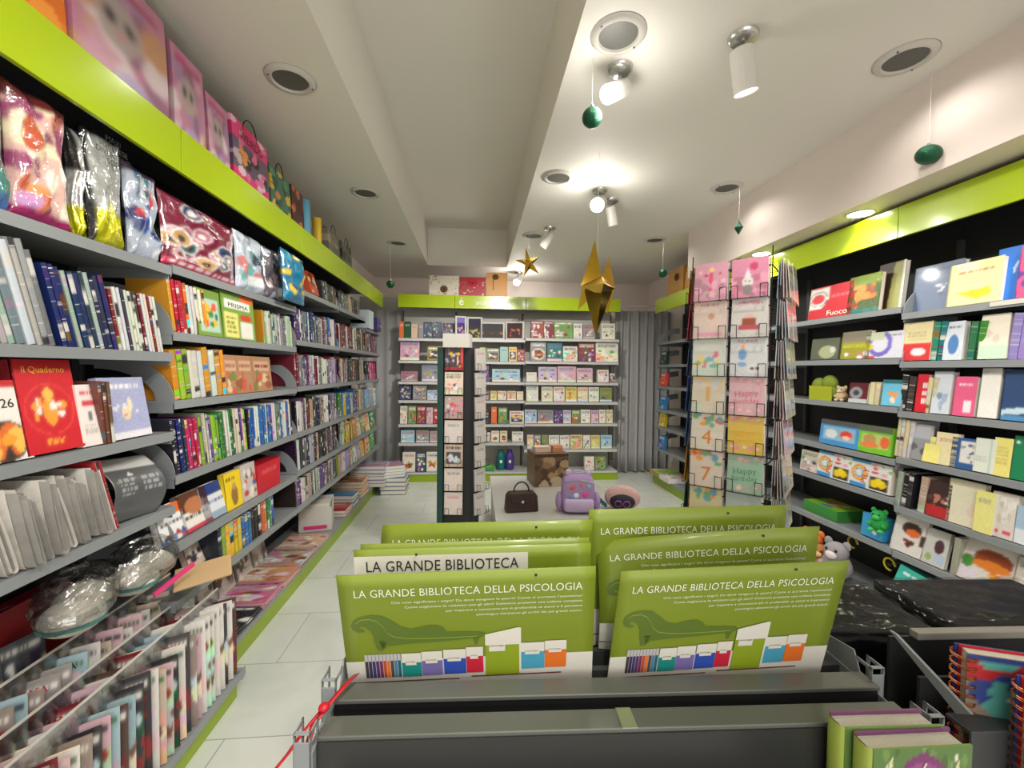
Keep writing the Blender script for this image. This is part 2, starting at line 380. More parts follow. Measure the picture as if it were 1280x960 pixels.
# ------------------------------------------------------------------ the room
def tile_floor():
    m = mat('floor_tiles', (214, 218, 212), .28, coat=.15); nt = m.node_tree; b = nt.nodes['Principled BSDF']; N = nt.nodes.new; L = nt.links.new
    tc = N('ShaderNodeTexCoord'); mp = N('ShaderNodeMapping'); mp.inputs['Location'].default_value = (.1, .03, 0); L(tc.outputs['Object'], mp.inputs[0])
    br = N('ShaderNodeTexBrick'); br.offset = .5; br.inputs['Scale'].default_value = 1; br.inputs['Brick Width'].default_value = .9; br.inputs['Row Height'].default_value = .45
    br.inputs['Mortar Size'].default_value = .0028; br.inputs['Mortar Smooth'].default_value = .3
    br.inputs['Color1'].default_value = s2l((216, 220, 213))+(1,); br.inputs['Color2'].default_value = s2l((210, 214, 208))+(1,); br.inputs['Mortar'].default_value = s2l((160, 162, 156))+(1,)
    L(mp.outputs[0], br.inputs[0]); n = N('ShaderNodeTexNoise'); n.inputs['Scale'].default_value = 2.2; n.inputs['Detail'].default_value = 6; n.inputs['Distortion'].default_value = 1.2
    L(tc.outputs['Object'], n.inputs[0]); mx = N('ShaderNodeMix'); mx.data_type = 'RGBA'; mx.blend_type = 'MULTIPLY'; mx.inputs[0].default_value = .5
    rp = N('ShaderNodeValToRGB'); rp.color_ramp.elements[0].color = (.74, .76, .74, 1); rp.color_ramp.elements[1].color = (1, 1, 1, 1); rp.color_ramp.elements[0].position = .35; rp.color_ramp.elements[1].position = .6
    L(n.outputs[0], rp.inputs[0]); L(br.outputs[0], mx.inputs[6]); L(rp.outputs[0], mx.inputs[7]); L(mx.outputs[2], b.inputs['Base Color']); return m
CZ = 2.95
struct(MB().box(-1.8, 3.1, -2.6, 7.2, -.1, 0).ob('floor', tile_floor()))
cm = mat('ceiling_paint', (232, 229, 220), .65, noise=.02, nscale=2); wm = mat('wall_paint', (220, 208, 200), .65, noise=.02, nscale=2)
gw = mat('grey_wall_paint', (165, 165, 160), .5)
# recess: x -.68..+.41, y -2.6..6.1, up to 3.48
rx0, rx1, ry, rz_ = -.68, .42, 6.1, 3.47
struct(MB().box(-1.8, rx0, -2.6, 7.2, CZ, CZ+.6).box(rx1, 2.2, -2.6, 7.2, CZ, CZ+.6).box(2.2, 3.1, 4.35, 7.2, CZ, CZ+.6).box(rx0, rx1, ry, 7.2, CZ, CZ+.6).box(rx0, rx1, -2.6, ry, rz_, CZ+.6).ob('ceiling', cm))
struct(MB().box(2.2, 3.1, -2.6, 4.35, 2.475, CZ+.6).ob('ceiling_side', wm))
struct(MB().box(-1.8, -1.62, -2.6, 7.2, 0, CZ).ob('wall_left', wm))
struct(MB().box(2.86, 3.1, -2.6, 4.35, 0, 2.475).box(2.86, 3.1, 4.35, 7.2, 0, CZ).ob('wall_right', wm))
struct(MB().box(-1.62, 3.1, 7.0, 7.2, 0, CZ).ob('wall_back', wm))
struct(MB().box(-1.62, -1.02, 6.15, 6.2, 0, 2.5).ob('wall_alcove', gw))
# ------------------------------------------------------------------ shelving units
def guard_mesh(dep, hgt, band):
    """curved end guard of a shelf: band following a quarter ellipse (plane x = 0, y towards the wall)"""
    n = 12; out = []; inn = []
    for k in range(n+1):
        a = PI/2*k/n; out.append((dep*(1-math.cos(a)), hgt*math.sin(a))); 
        inn.append((band+(dep-band)*(1-math.cos(a)), (hgt-band)*math.sin(a)))
    pts = out+inn[::-1]; m = len(pts); vs = [(-.0015, y, z) for y, z in pts]+[(.0015, y, z) for y, z in pts]; fs = []
    for k in range(n):
        j = m-1-k; fs += [(k, k+1, j-1, j), (m+j, m+j-1, m+k+1, m+k)]
    fs += [(i, m+i, m+(i+1) % m, (i+1) % m) for i in range(m)]
    return me_new('end_guard', vs, fs, [M['grey']])
GUARD = guard_mesh(.3, .2, .07); GUARDS = guard_mesh(.26, .15, .07)
def unit(fr, u0, u1, shelves, label, guards=None, dep=.32, back='black', sf=.03, base_y=0.0, head=(2.275, 2.45), base=True, gside=0, metal='grey', shelf_front=None, group='wall shelving units'):
    c = (u0+u1)/2; t = thing('shelving_unit', label, 'shelving unit', fr.w(c, 0, 0), fr.rz, group); hw = (u1-u0)/2
    MB().box(-hw, hw, .40, .42, 0, head[1]).ob('back_panel', M[back], t)
    for s in (-1, 1):
        m = MB().box(s*hw-.012 if s > 0 else s*hw, s*hw if s > 0 else s*hw+.012, .375, .40, .1, head[0])
        m.ob('upright', M['greyd'], t)
    for z in shelves:
        mb = MB(); mb.box(-hw+.002, hw-.002, sf+.004, .39, z-.012, z)
        mb.box(-hw+.002, hw-.002, sf, sf+.004, z-.034, z+.001)       # front lip
        mb.box(-hw+.004, -hw+.008, sf+.01, .39, z-.05, z-.012).box(hw-.008, hw-.004, sf+.01, .39, z-.05, z-.012)
        mb.ob('shelf', M[metal], t)
    if base:
        MB().box(-hw, hw, base_y, .40, .10, .125).ob('base_shelf', M[metal], t)
        MB().box(-hw, hw, base_y+.01, base_y+.03, 0, .10).ob('plinth', M['limebase'], t)
    MB().box(-hw+.001, hw-.001, -.012, .006, head[0], head[1]).ob('header_panel', M['lime'], t, bevel=.002)
    MB().box(-hw+.001, hw-.001, .006, .40, head[1]-.02, head[1]-.008).ob('top_panel', M['greyd'], t)
    if guards:
        for z in guards: ob('end_guard', GUARD, t, (gside*(hw-.006), sf+.005, z))
    return t
LS1 = [1.90, 1.555, 1.236, .935]; LS2 = [1.91, 1.64, 1.36, 1.05, .765, .53]; LS3 = [2.05, 1.69, 1.37, 1.05, .78, .53]
B1, B2, B3, B4, B5, B6 = .64, 1.845, 3.04, 3.97, 4.9, 5.55
unit(LW, B1, B2-.002, LS1, 'black backed shelving bay above the magazine rack, lime header, newspapers on a shelf', None, base=False)
unit(LW, B2, B3-.002, LS2, 'lime topped shelving bay of puzzle books beside the magazine rack', LS2[1:5], gside=-1)
unit(LW, B3, B4-.002, LS3, 'lime topped shelving bay packed with dark spines behind the white box', LS3[1:5], gside=-1)
unit(LW, B4, B5-.002, LS3, 'lime topped shelving bay with coloured paperbacks over the yellow toy boxes', LS3[:5], gside=-1)
unit(LW, B5, B6, [1.95]+LS3[1:], 'last lime topped shelving bay before the grey alcove wall', LS3[1:5], gside=-1)
RS1 = [1.845, 1.57, 1.286, 1.02, .735, .47]; RS2 = [1.885, 1.59, 1.306, 1.0, .77, .475]
RS0 = 1.20
unit(RW, -2.275, -RS0, RS1, 'black shelving bay of novels and cookbooks under a lime header', RS1[:3], gside=-1)
unit(RW, -3.4, -2.277, RS2, 'black shelving bay of toys and picture books beside the card spinner', None)
unit(RW, -4.5, -3.402, RS2, 'black shelving bay hidden behind the card spinner', None)
unit(RW, -5.6, -4.502, RS2, 'black shelving bay beside the grey curtain, card guards at its end', RS2, gside=-1)
BS1 = [1.905, 1.61, 1.333, 1.085, .765, .515]; BS3 = [1.93, 1.62, 1.335, 1.07, .773, .42]
unit(BW, -1.02, -.285, BS1, 'light grey shelving bay of toys at the end wall, beside the alcove', back='lback', metal='lshelf', sf=.02, head=(2.305, 2.475), group='end wall shelving units')
unit(BW, -.283, .655, BS1, 'light grey shelving bay with night city pictures behind the white card spinner', back='lback', metal='lshelf', sf=.02, head=(2.305, 2.475), group='end wall shelving units')
uu = unit(BW, .657, 1.95, BS3, 'light grey shelving bay of baby books beside the grey curtain', back='lback', metal='lshelf', sf=.02, head=(2.305, 2.475), group='end wall shelving units')
whiteink = mat('white_lettering', (240, 244, 225), .5)
for o in C.objects:
    if o.name.startswith('shelving_unit') and 'night city' in o['label']:
        text_ob('lettering', 'é', -.42, 2.35, .14, whiteink, o, y=-.0145)
        text_ob('lettering', 'andi', -.20, 2.355, .085, whiteink, o, y=-.0145)
        text_ob('lettering', 'ombio', .10, 2.355, .085, whiteink, o, y=-.0145)
# ------------------------------------------------------------------ ceiling lights
for i, (x, y) in enumerate([(-.94, 2.29), (-.92, 3.67), (-.91, 5.07), (.6, 1.85), (.6, 3.22), (.6, 4.62), (1.955, 1.86), (1.95, 3.26), (1.95, 4.62), (-.94, .9)]):
    if i == 9: continue
    pl = ['above the lime header', 'above the shelves of coloured paperbacks', 'above the farthest shelving bay'][i % 3]
    side = ['over the magazine aisle', 'beside the raised ceiling recess', 'beside the beam'][i//3]; nth = ['nearest', 'middle', 'farthest'][i % 3]
    t = thing('recessed_downlight', f'round unlit white rimmed ceiling downlight, {nth} of three {side}', 'ceiling light', (x, y, CZ), 0, 'recessed ceiling downlights')
    MB().lathe([(.088, -.014), (.112, -.010), (.118, 0), (.12, .0)], 36).lathe([(.088, -.014), (.082, -.002)], 36).ob('rim', M['white'], t, smooth=True)
    MB().lathe([(.0001, -.004), (.083, -.004)], 36).ob('lens', M['dish'], t)
    for k in (0, 1): MB().cyl((.1*math.cos(k*PI+.5), .1*math.sin(k*PI+.5), -.016), (.1*math.cos(k*PI+.5), .1*math.sin(k*PI+.5), -.008), .004, n=8).ob('screw', M['greyd'], t)
for i, (x, y) in enumerate([(2.33, 2.46), (2.33, 3.37)]):
    t = thing('soffit_downlight', f'small lit round downlight in the lowered soffit, {["nearer", "farther"][i]} one above the lime header', 'ceiling light', (x, y, 2.475), 0, 'lit soffit downlights')
    MB().lathe([(.065, -.005), (.078, -.004), (.08, 0)], 28).ob('rim', M['white'], t, smooth=True)
    MB().lathe([(.0001, -.003), (.066, -.003)], 28).ob('lamp_face', M['led'], t)
def spotlight(x, y, aim, label, lit=False, L=.15, r=.042, drop=.09):
    t = thing('ceiling_spotlight', label, 'spotlight', (x, y, CZ), 0, 'white swivel ceiling spotlights')
    MB().lathe([(.001, -.024), (.05, -.022), (.06, -.012), (.062, 0)], 32).ob('canopy', M['silver'], t, smooth=True)
    MB().cyl((0, 0, -.02), (0, 0, -drop), .008, n=10).ell((0, 0, -drop), (.014, .014, .014), 8).ob('swivel_arm', M['silver'], t, smooth=True)
    d = Vector(aim).normalized(); p = Vector((0, 0, -drop-.012))
    a = p-d*.04; b = p+d*(L-.04)
    q = MB().cyl(a, b, r, n=28, cap=False).cyl(a, a-d*.006, r, r*.8, n=28); 
    h = q.ob('lamp_head', M['white'], t, smooth=False)
    MB().cyl(b-d*.006, b-d*.004, r*.95, n=28).ob('lamp_face', M['led'] if lit else M['ledw'], h)
    return t
spotlight(1.138, 1.807, (.25, .15, -1), 'large white ceiling spotlight pointing down, nearest the beam', L=.17, r=.048)
spotlight(.676, 2.05, (-.75, -.55, -.6), 'glaring white ceiling spotlight above the green glitter bauble', True, r=.042)
spotlight(1.132, 3.6, (.3, .25, -1), 'small white ceiling spotlight beyond the glaring one, above the gold star')
spotlight(.736, 4.368, (-.7, .3, -1), 'farthest small white ceiling spotlight, tilted, above the small gold star')
spotlight(.98, 3.42, (-.35, -.7, -.4), 'brightest ceiling spotlight, its lit face aimed at the shop front', True, r=.055)
spotlight(.62, 6.38, (-.3, -.6, -.5), 'lit ceiling spotlight behind the small gold star', True, r=.05)
# ------------------------------------------------------------------ curtain
def curtain():
    n = 120; vs = []; fs = []
    for j, z in enumerate([.03, .3, .9, 1.5, 2.1, 2.38]):
        for i in range(n+1):
            s = i/n; x = 2.02+s*1.05; a = .035*(1.25-.2*j/5)
            y = 6.12+a*math.sin(s*2*PI*9+.8*math.sin(s*11))+.015*math.sin(s*31+z)
            vs.append((x, y, z))
    for j in range(5):
        for i in range(n): fs.append((j*(n+1)+i, j*(n+1)+i+1, (j+1)*(n+1)+i+1, (j+1)*(n+1)+i))
    t = thing('curtain', 'long grey pleated curtain hanging to the floor beside the end shelves', 'curtain', (0, 0, 0))
    c = ob('cloth', me_new('cloth', vs, fs, [M['curtain']], smooth=True), t); so = c.modifiers.new('s', 'SOLIDIFY'); so.thickness = .003
    for k in range(7):
        x = 2.06+k*.155
        MB().tube([(x, 6.12, 2.37), (x+.006, 6.115, 2.40), (x-.006, 6.115, 2.42), (x, 6.12, 2.44)], .004, 6).ob('hook', M['white'], t)
    tag(MB().cyl((1.98, 6.12, 2.45), (2.9, 6.12, 2.45), .01, n=10).cyl((1.96, 6.12, 2.45), (1.98, 6.12, 2.45), .018, n=12).ob('curtain_rail', M['white']), 'thin white rail carrying the grey curtain', 'curtain rail')
curtain()
# grey curtain in the alcove on the other side of the end shelves
def curtain2():
    n = 50; vs = []; fs = []
    for j, z in enumerate([.04, 1.2, 2.3]):
        for i in range(n+1):
            s = i/n; vs.append((-1.6+s*.56, 6.05+.015*math.sin(s*2*PI*4), z))
    for j in range(2):
        for i in range(n): fs.append((j*(n+1)+i, j*(n+1)+i+1, (j+1)*(n+1)+i+1, (j+1)*(n+1)+i))
    o = ob('alcove_curtain', me_new('alcove_curtain', vs, fs, [M['curtain']], smooth=True)); o.modifiers.new('s', 'SOLIDIFY').thickness = .003
    tag(o, 'flat grey curtain in the alcove between the aisle shelves and end shelves', 'curtain')
curtain2()
# ------------------------------------------------------------------ left wall: magazines and books
DARKP = ['white', 'silver', 'grey', 'charcoal', 'black', 'navy', 'dark red', 'charcoal', 'purple', 'grey', 'beige', 'black']
MIXP = ['white', 'cream', 'black', 'blue', 'red', 'green', 'teal', 'grey', 'white', 'navy', 'lime green', 'pink', 'sky blue']
KIDP = ['yellow', 'white', 'amber', 'sky blue', 'white', 'lime green', 'red', 'blue', 'cream', 'orange']
SH = {0: 'top', 1: 'second', 2: 'third', 3: 'fourth', 4: 'fifth', 5: 'lowest'}
def W(i, bay): return f'near end of {SH[i]} shelf, {bay}'
NB = 'newspaper bay'
U = lambda px, z, y=.045: LW.u_of(px, z+(.1 if z in (1.56, 1.64, 1.36, 1.05, .53) else 0), y)
# newspaper bay, second shelf: magazines in sleeves
spine_row(LW, U(-60, 1.56), U(75, 1.56), 1.555, ['white', 'grey', 'beige', 'white', 'amber', 'magenta', 'silver'], (.26, .3), (.014, .024), (.2, .22), .26, 'magazine', 'sleeved magazine', W(1, NB), 'sleeved magazines', seed=3)
spine_row(LW, U(78, 1.56), U(150, 1.56), 1.555, ['navy', 'silver', 'navy', 'charcoal'], (.23, .25), (.014, .019), (.19, .2), .26, 'magazine', 'glossy magazine', 'grey sleeves, second shelf, '+NB, 'blue magazines beside the sleeved ones', seed=5)
spine_row(LW, U(150, 1.56), 1.83, 1.555, ['charcoal', 'white', 'dark red', 'white'], (.21, .22), (.012, .015), (.17, .18), .22, 'magazine', 'slim magazine', 'the navy ones, second shelf, '+NB, 'slim magazines at the shelf end', seed=6)
# puzzle bay
PB = 'puzzle bay'
u = B2+.03
spine_row(LW, u, U(262, 1.64), 1.64, KIDP, (.2, .23), (.018, .028), (.15, .17), .18, 'puzzle_book', 'puzzle book', W(1, PB), 'puzzle books on the second shelf', seed=8)
spine_row(LW, U(331, 1.64), 3.02, 1.64, ['white', 'grey', 'silver', 'pale green'], (.17, .2), (.012, .02), (.15, .17), .15, 'puzzle_book', 'thin puzzle book', 'the green primer, second shelf, '+PB, 'thin pale puzzle books', seed=9)
spine_row(LW, B2+.03, U(285, 1.36), 1.36, KIDP, (.2, .23), (.026, .042), (.14, .16), .16, 'puzzle_book', 'puzzle book', W(2, PB), 'puzzle books on the third shelf', seed=10)
spine_row(LW, B2+.03, U(312, 1.05), 1.05, ['purple', 'white', 'black', 'magenta', 'lime green', 'green', 'red', 'cream', 'white', 'silver', 'navy'], (.22, .24), (.012, .020), (.17, .2), .16, 'comic_album', 'comic album', W(3, PB), 'comic albums on the fourth shelf', seed=11)
spine_row(LW, U(312, 1.05), 3.02, 1.05, ['blue', 'blue', 'white', 'grey', 'black', 'white', 'charcoal'], (.22, .24), (.014, .02), (.17, .2), .12, 'comic_album', 'comic album', 'the album run in mixed colours, fourth shelf, '+PB, 'blue and white comic albums', seed=12)
spine_row(LW, U(265, .53)+.06, U(345, .53), .53, ['orange', 'sky blue', 'green', 'blue', 'yellow', 'black', 'lime green', 'red'], (.17, .19), (.028, .04), (.14, .16), .1, 'comic_digest', 'comic digest', W(5, PB), 'comic digests on the lowest shelf', seed=13)
# far bays
for k, (a, b, bay, pals) in enumerate([(B3, B4, 'dark spine bay', None), (B4, B5, 'paperback bay', None)]):
    for i in range(1, 6):
        z = LS3[i]
        if k == 0:
            pal = {1: ['dark red', 'white', 'navy', 'grey', 'silver', 'blue', 'purple'], 2: ['white', 'silver', 'purple', 'dark red', 'grey', 'lilac']}.get(i, DARKP)
            tr = (.016, .027)
        else:
            pal = {1: ['charcoal', 'white', 'brown', 'dark red'], 2: ['charcoal', 'silver', 'brown', 'beige', 'black'], 3: ['beige', 'orange', 'blue', 'yellow', 'green', 'purple', 'cream'], 4: ['sky blue', 'cream', 'black', 'yellow'], 5: ['lime green', 'lilac', 'white', 'pink', 'yellow']}[i]
            tr = (.02, .034)
        e = b-.02 if k == 0 or i < 4 else a+.45
        spine_row(LW, a+.02, e, z, pal, (.2, .235) if i < 5 else (.17, .19), tr, (.15, .18), .12, 'magazine' if k == 0 and i != 5 else 'paperback_book', ['slim magazine', 'paperback'][k] if not (k == 0 and i == 5) else 'slim paperback',
                  W(i, bay), f'spines on the {SH[i]} shelf of the {bay}', seed=20+7*k+i)
LB = 'last aisle bay'
for i in (1, 2, 3): spine_row(LW, B5+.03, B6-.05, LS3[i], [['charcoal', 'dark red', 'grey'], ['dark red', 'black', 'pink'], ['sky blue', 'silver', 'white']][i-1], (.18, .22), (.026, .04), (.15, .17), .14, 'paperback_book', 'thin paperback', W(i, LB), f'spines on the {SH[i]} shelf of the last bay', seed=50+i)
# top shelf of the dark spine bay: an orange figure box, then leaning albums
spine_row(LW, 3.6, 3.95, LS3[0], ['charcoal', 'grey', 'brown'], (.14, .17), (.014, .02), (.15, .17), .3, 'comic_album', 'leaning dark album', 'orange toy pack, top shelf, dark spine bay', 'leaning albums on the top shelf', seed=61)
spine_row(LW, 4.0, 4.7, LS3[0], ['charcoal', 'grey', 'black', 'beige'], (.13, .17), (.02, .03), (.15, .17), .3, 'comic_album', 'leaning dull album', 'near end of top shelf, paperback bay', 'dull leaning albums on the top shelf', seed=62)
def FO(fr, px0, px1, z, h, t, P, name, label, cat, yf=.05, lean=.1, yaw=0, pages=False, gloss=False, group=None, sidecol=None):
    """one face-out product standing between two photograph columns of its shelf"""
    u0, u1 = fr.u_of(px0, z+h/2, yf), fr.u_of(px1, z+h/2, yf); w_ = abs(u1-u0)
    me = P if isinstance(P, bpy.types.Mesh) else print_box('printed_block', P.soft(.35, .05), glossM if gloss else printM, sidecol, pages)
    return faceout(fr, (u0+u1)/2, z, w_, h, t, me, name, label, cat, yf, lean, yaw, group), (u0+u1)/2, w_
gold_ink = mat('yellow_lettering', (245, 190, 60), .5); dark_ink = mat('dark_lettering', (30, 30, 34), .5); red_ink = mat('red_lettering', (205, 30, 50), .5); pink_ink = mat('pink_lettering', (225, 120, 150), .5)
def letter(o, s, x, z, size_m, ink, align='CENTER', tilt=0, wfrac=None):
    """lettering on the front of a unit-sized product: undo its scale"""
    sx, sy, sz = o.scale; vs, fs = text_geo(s, 1, align)
    ca, sa = math.cos(tilt), math.sin(tilt)
    if wfrac:
        xs = [v[0] for v in vs]; k = wfrac*sx/size_m/(max(xs)-min(xs)); vs = [(a*k, b) for a, b in vs]
    return ob('lettering', me_new('lettering', [(x+(a*ca-b*sa)*size_m/sx, -.5-.0012/sy, z+(a*sa+b*ca)*size_m/sz) for a, b in vs], fs, [ink]), o)
# newspaper bay third shelf: calendars and books face out (z 1.236)
z3 = 1.237
P = Paint(30, 40, (238, 232, 224)).e(.5, .25, .48, .26, (60, 50, 44)).blobs(.2, .1, .85, .4, [(240, 160, 50), (250, 190, 90), (220, 110, 50), (90, 120, 50)], 24, .13, 4).r(0, .9, 1, 1, (200, 40, 50))
o, _, _ = FO(LW, -28, 42, z3, .22, .02, P, 'wall_calendar', 'white recipe calendar marked 26 with a bowl of orange food', 'calendar', lean=.16)
letter(o, '26', .18, .66, .035, dark_ink)
P = Paint(34, 46, (206, 34, 46)).e(.5, .44, .12, .16, (240, 160, 60)).e(.5, .62, .09, .07, (245, 190, 90)).e(.28, .5, .1, .04, (240, 160, 60)).e(.72, .5, .1, .04, (240, 160, 60)).blobs(.25, .35, .75, .55, [(245, 240, 235), (240, 160, 60)], 8, .05, 5).ring(.5, .46, .42, .28, .06, (228, 70, 70)).t(.35, .08, .65, .16, (240, 160, 60), 2, 3)
o, _, _ = FO(LW, 34, 106, z3, .275, .045, P, 'boxed_calendar', 'red boxed calendar with an orange dancing figure and yellow title', 'calendar', lean=.16, sidecol=(130, 20, 30), pages=True)
letter(o, 'Il Quaderno', 0, .86, .026, gold_ink)
P = Paint(24, 34, (238, 228, 222)).t(.15, .8, .85, .9, (220, 90, 110), 1, 2).r(.2, .66, .8, .74, (220, 60, 80)).r(.42, .42, .58, .56, (120, 120, 120)).t(.2, .2, .8, .36, (190, 180, 176), 3, 5)
FO(LW, 104, 131, z3, .2, .02, P, 'small_diary', 'small white diary with pink lines beside the red boxed calendar', 'diary', lean=.12)
P = Paint(34, 42, (170, 176, 214)).e(.5, .42, .1, .12, (240, 220, 170)).e(.6, .55, .05, .12, (240, 230, 200)).blobs(.2, .25, .8, .55, [(230, 230, 240), (210, 160, 190), (150, 170, 210)], 8, .05, 8).r(0, 0, 1, .1, (236, 234, 240)).t(.15, .8, .85, .92, (245, 245, 250), 1, 3)
o, _, _ = FO(LW, 134, 190, z3, .22, .025, P, 'picture_calendar', 'lilac picture calendar with a small white figure on the third shelf', 'calendar', lean=.16, gloss=True)
spine_row(LW, U(129, 1.3)+.004, U(136, 1.3)+.03, z3, ['brown', 'beige'], (.21, .22), (.012, .014), (.16, .17), .1, 'paperback_book', 'thin paperback', 'the small white diary, third shelf', 'thin paperbacks beside the white diary', seed=70)
# puzzle bay face-out
P = Paint(30, 40, (120, 150, 60)).r(.12, .1, .9, .8, (170, 205, 190)).blobs(.15, .12, .85, .7, [(60, 140, 60), (230, 90, 50), (30, 90, 70), (240, 180, 60)], 18, .1, 6)
FO(LW, 248, 279, 1.64, .215, .03, P, 'picture_book', 'green jungle picture book face out among the puzzle books', 'book', yf=.04, lean=.1, pages=True)
P = Paint(34, 44, (118, 160, 62)).r(.08, .04, .46, .56, (235, 220, 130)).r(.54, .04, .92, .4, (232, 226, 216)).e(.72, .5, .18, .08, (200, 60, 50)).r(.55, .85, 1, 1, (232, 110, 50)).r(.12, .66, .85, .86, (240, 240, 232)).t(.14, .1, .42, .5, (110, 150, 70), 4, 2)
o, _, _ = FO(LW, 279, 320, 1.64, .235, .04, P, 'puzzle_collection', 'green exercise book titled PRISMA with a yellow panel', 'book', yf=.04, lean=.08, pages=True)
letter(o, 'PRISMA', 0, .69, .03, dark_ink, wfrac=.6)
for k, (a, b) in enumerate([(222, 232)]):
    pass
for k, (a, b) in enumerate([(283, 300), (300, 318), (318, 341)]):
    P = Paint(24, 34, (176, 130, 96)).r(.1, .6, .9, .85, (206, 170, 140)).t(.15, .65, .85, .8, (140, 60, 40), 1, k).blobs(.1, .05, .9, .5, [(220, 190, 150), (150, 90, 60), (200, 90, 70), (120, 130, 70)], 10, .14, 3+k)
    FO(LW, a, b, 1.36, .2, .02, P, 'crossword_book', f'tan crossword book on third shelf of puzzle bay, {["nearest", "middle", "last"][k]} of three', 'book', yf=.045, lean=.1, pages=True, group='tan crossword books')
z5 = .766
defs = [(204, 236, (236, 236, 236), 'orange banded white cookery volume with a blue foot, fifth shelf', 'a'), (233, 267, (232, 228, 220), 'white cookery volume with brown dome picture, fifth shelf', 'b'), (258, 286, (220, 224, 234), 'white volume with dark blue head, fifth shelf', 'c')]
for a, b, base, lab, kk in defs:
    P = Paint(28, 34, base)
    if kk == 'a': P.r(0, .72, 1, 1, (236, 110, 40)).r(0, 0, 1, .2, (90, 130, 180)).blobs(.1, .02, .9, .22, [(240, 220, 200), (180, 60, 60), (60, 90, 140)], 10, .08, 1).t(.1, .45, .9, .6, (100, 100, 110), 1, 2)
    if kk == 'b': P.r(0, .5, 1, 1, (90, 50, 30)).e(.5, .62, .35, .22, (190, 120, 80)).r(0, 0, 1, .1, (200, 60, 80)).t(.1, .3, .9, .42, (60, 60, 60), 1, 2)
    if kk == 'c': P.r(0, .68, 1, 1, (30, 60, 130)).r(0, 0, 1, .2, (150, 170, 190)).t(.1, .4, .9, .56, (100, 110, 150), 1, 2)
    FO(LW, a, b, z5, .155 if kk == 'a' else .17, .03, P, 'cookery_book', lab, 'book', yf=.05, lean=.25, pages=True)
P = Paint(26, 34, (240, 208, 30)).e(.55, .35, .2, .28, (150, 110, 60)).e(.55, .6, .1, .1, (190, 150, 110)).t(.1, .75, .6, .9, (120, 90, 20), 1, 2)
FO(LW, 284, 304, z5, .19, .03, P, 'comic_volume', 'bright yellow volume with a brown figure, fifth shelf', 'book', lean=.1, pages=True)
P = Paint(26, 34, (200, 190, 184)).blobs(.1, .1, .9, .8, [(200, 60, 60), (70, 100, 160), (230, 220, 210), (110, 90, 90)], 14, .12, 3)
FO(LW, 304, 322, z5, .2, .03, P, 'comic_volume', 'pale volume with red and blue figures beside the red box', 'book', lean=.1, pages=True)
P = Paint(20, 26, (200, 20, 44)).t(.2, .6, .8, .8, (225, 80, 90), 2, 2)
FO(LW, 322, 350, z5, .17, .1, P, 'red_gift_box', 'plain red glossy box on the fifth shelf of the puzzle bay', 'box', lean=0, sidecol=(170, 14, 34))
P = Paint(20, 26, (215, 190, 180)).blobs(.1, .1, .9, .8, [(200, 40, 50), (240, 235, 230), (60, 50, 60)], 12, .14, 3)
FO(LW, 240, 262, .53, .13, .03, P, 'comic_volume', 'red and white comic lying back at start of lowest shelf', 'book', lean=.3, pages=True, yf=.1)
# far bays face-out paperbacks
pz = [(4.48, 4.6, .2, (226, 150, 60), 'kid'), (4.62, 4.76, .19, (240, 200, 170), 'baby'), (4.77, 4.88, .17, (100, 180, 90), 'kid')]
for i, sz in ((4, LS3[4]), (5, LS3[5])):
    for j, (a, b, h, base, st) in enumerate(pz):
        bc = base if i == 4 else [(240, 230, 210), (190, 180, 220), (240, 200, 60)][j]
        cn = (['orange', 'pink', 'green'] if i == 4 else ['cream', 'lilac', 'yellow'])[j]
        faceout(LW, (a+b)/2, sz, b-a, h, .02, dbox(st, bc, 80+j+i, True), 'childrens_book', f'{cn} childrens book face out on {SH[i]} shelf of the paperback bay', 'book', group='childrens books face out')
for i, (sz, cs) in enumerate([(LS3[3], [('green', (20, 150, 90)), ('white', (210, 215, 210))]), (LS3[4], [('peach', (230, 190, 150)), ('emerald', (40, 160, 80))]), (LS3[5], [('peach', (236, 190, 150)), ('green', (60, 170, 90))])]):
    for j, (cn, cc) in enumerate(cs):
        if i == 0: continue
        faceout(LW, 5.05+.25*j, sz, .2, .2, .03, dbox('kid', cc, 90+j+2*i, True), 'childrens_book', f'{cn} childrens book face out on {SH[i+3]} shelf of last aisle bay', 'book', group='childrens books in the last bay')
P = Paint(20, 20, (200, 214, 224)); 
faceout(LW, 5.0, 1.951, .22, .2, .2, print_box('b', P), 'gift_box', 'pale blue box on the top shelf of the last aisle bay', 'box', lean=0, yf=.0)
P = Paint(20, 20, (60, 54, 110)).blobs(.1, .1, .9, .9, [(200, 200, 230), (100, 90, 160), (30, 30, 60)], 12, .14, 2)
faceout(LW, 5.3, 1.951, .22, .15, .22, print_box('b', P), 'game_box', 'dark purple game box beside the pale blue box, top shelf', 'box', lean=0, yf=-.02)
P = Paint(20, 26, (210, 80, 40)).blobs(.1, .1, .9, .9, [(240, 160, 80), (120, 40, 30), (230, 200, 160)], 12, .14, 2)
faceout(LW, 3.42, 2.051, .16, .17, .05, print_box('b', P, glossM), 'toy_pack', 'orange toy pack on the top shelf of the dark spine bay', 'toy', lean=.25, yf=.04)
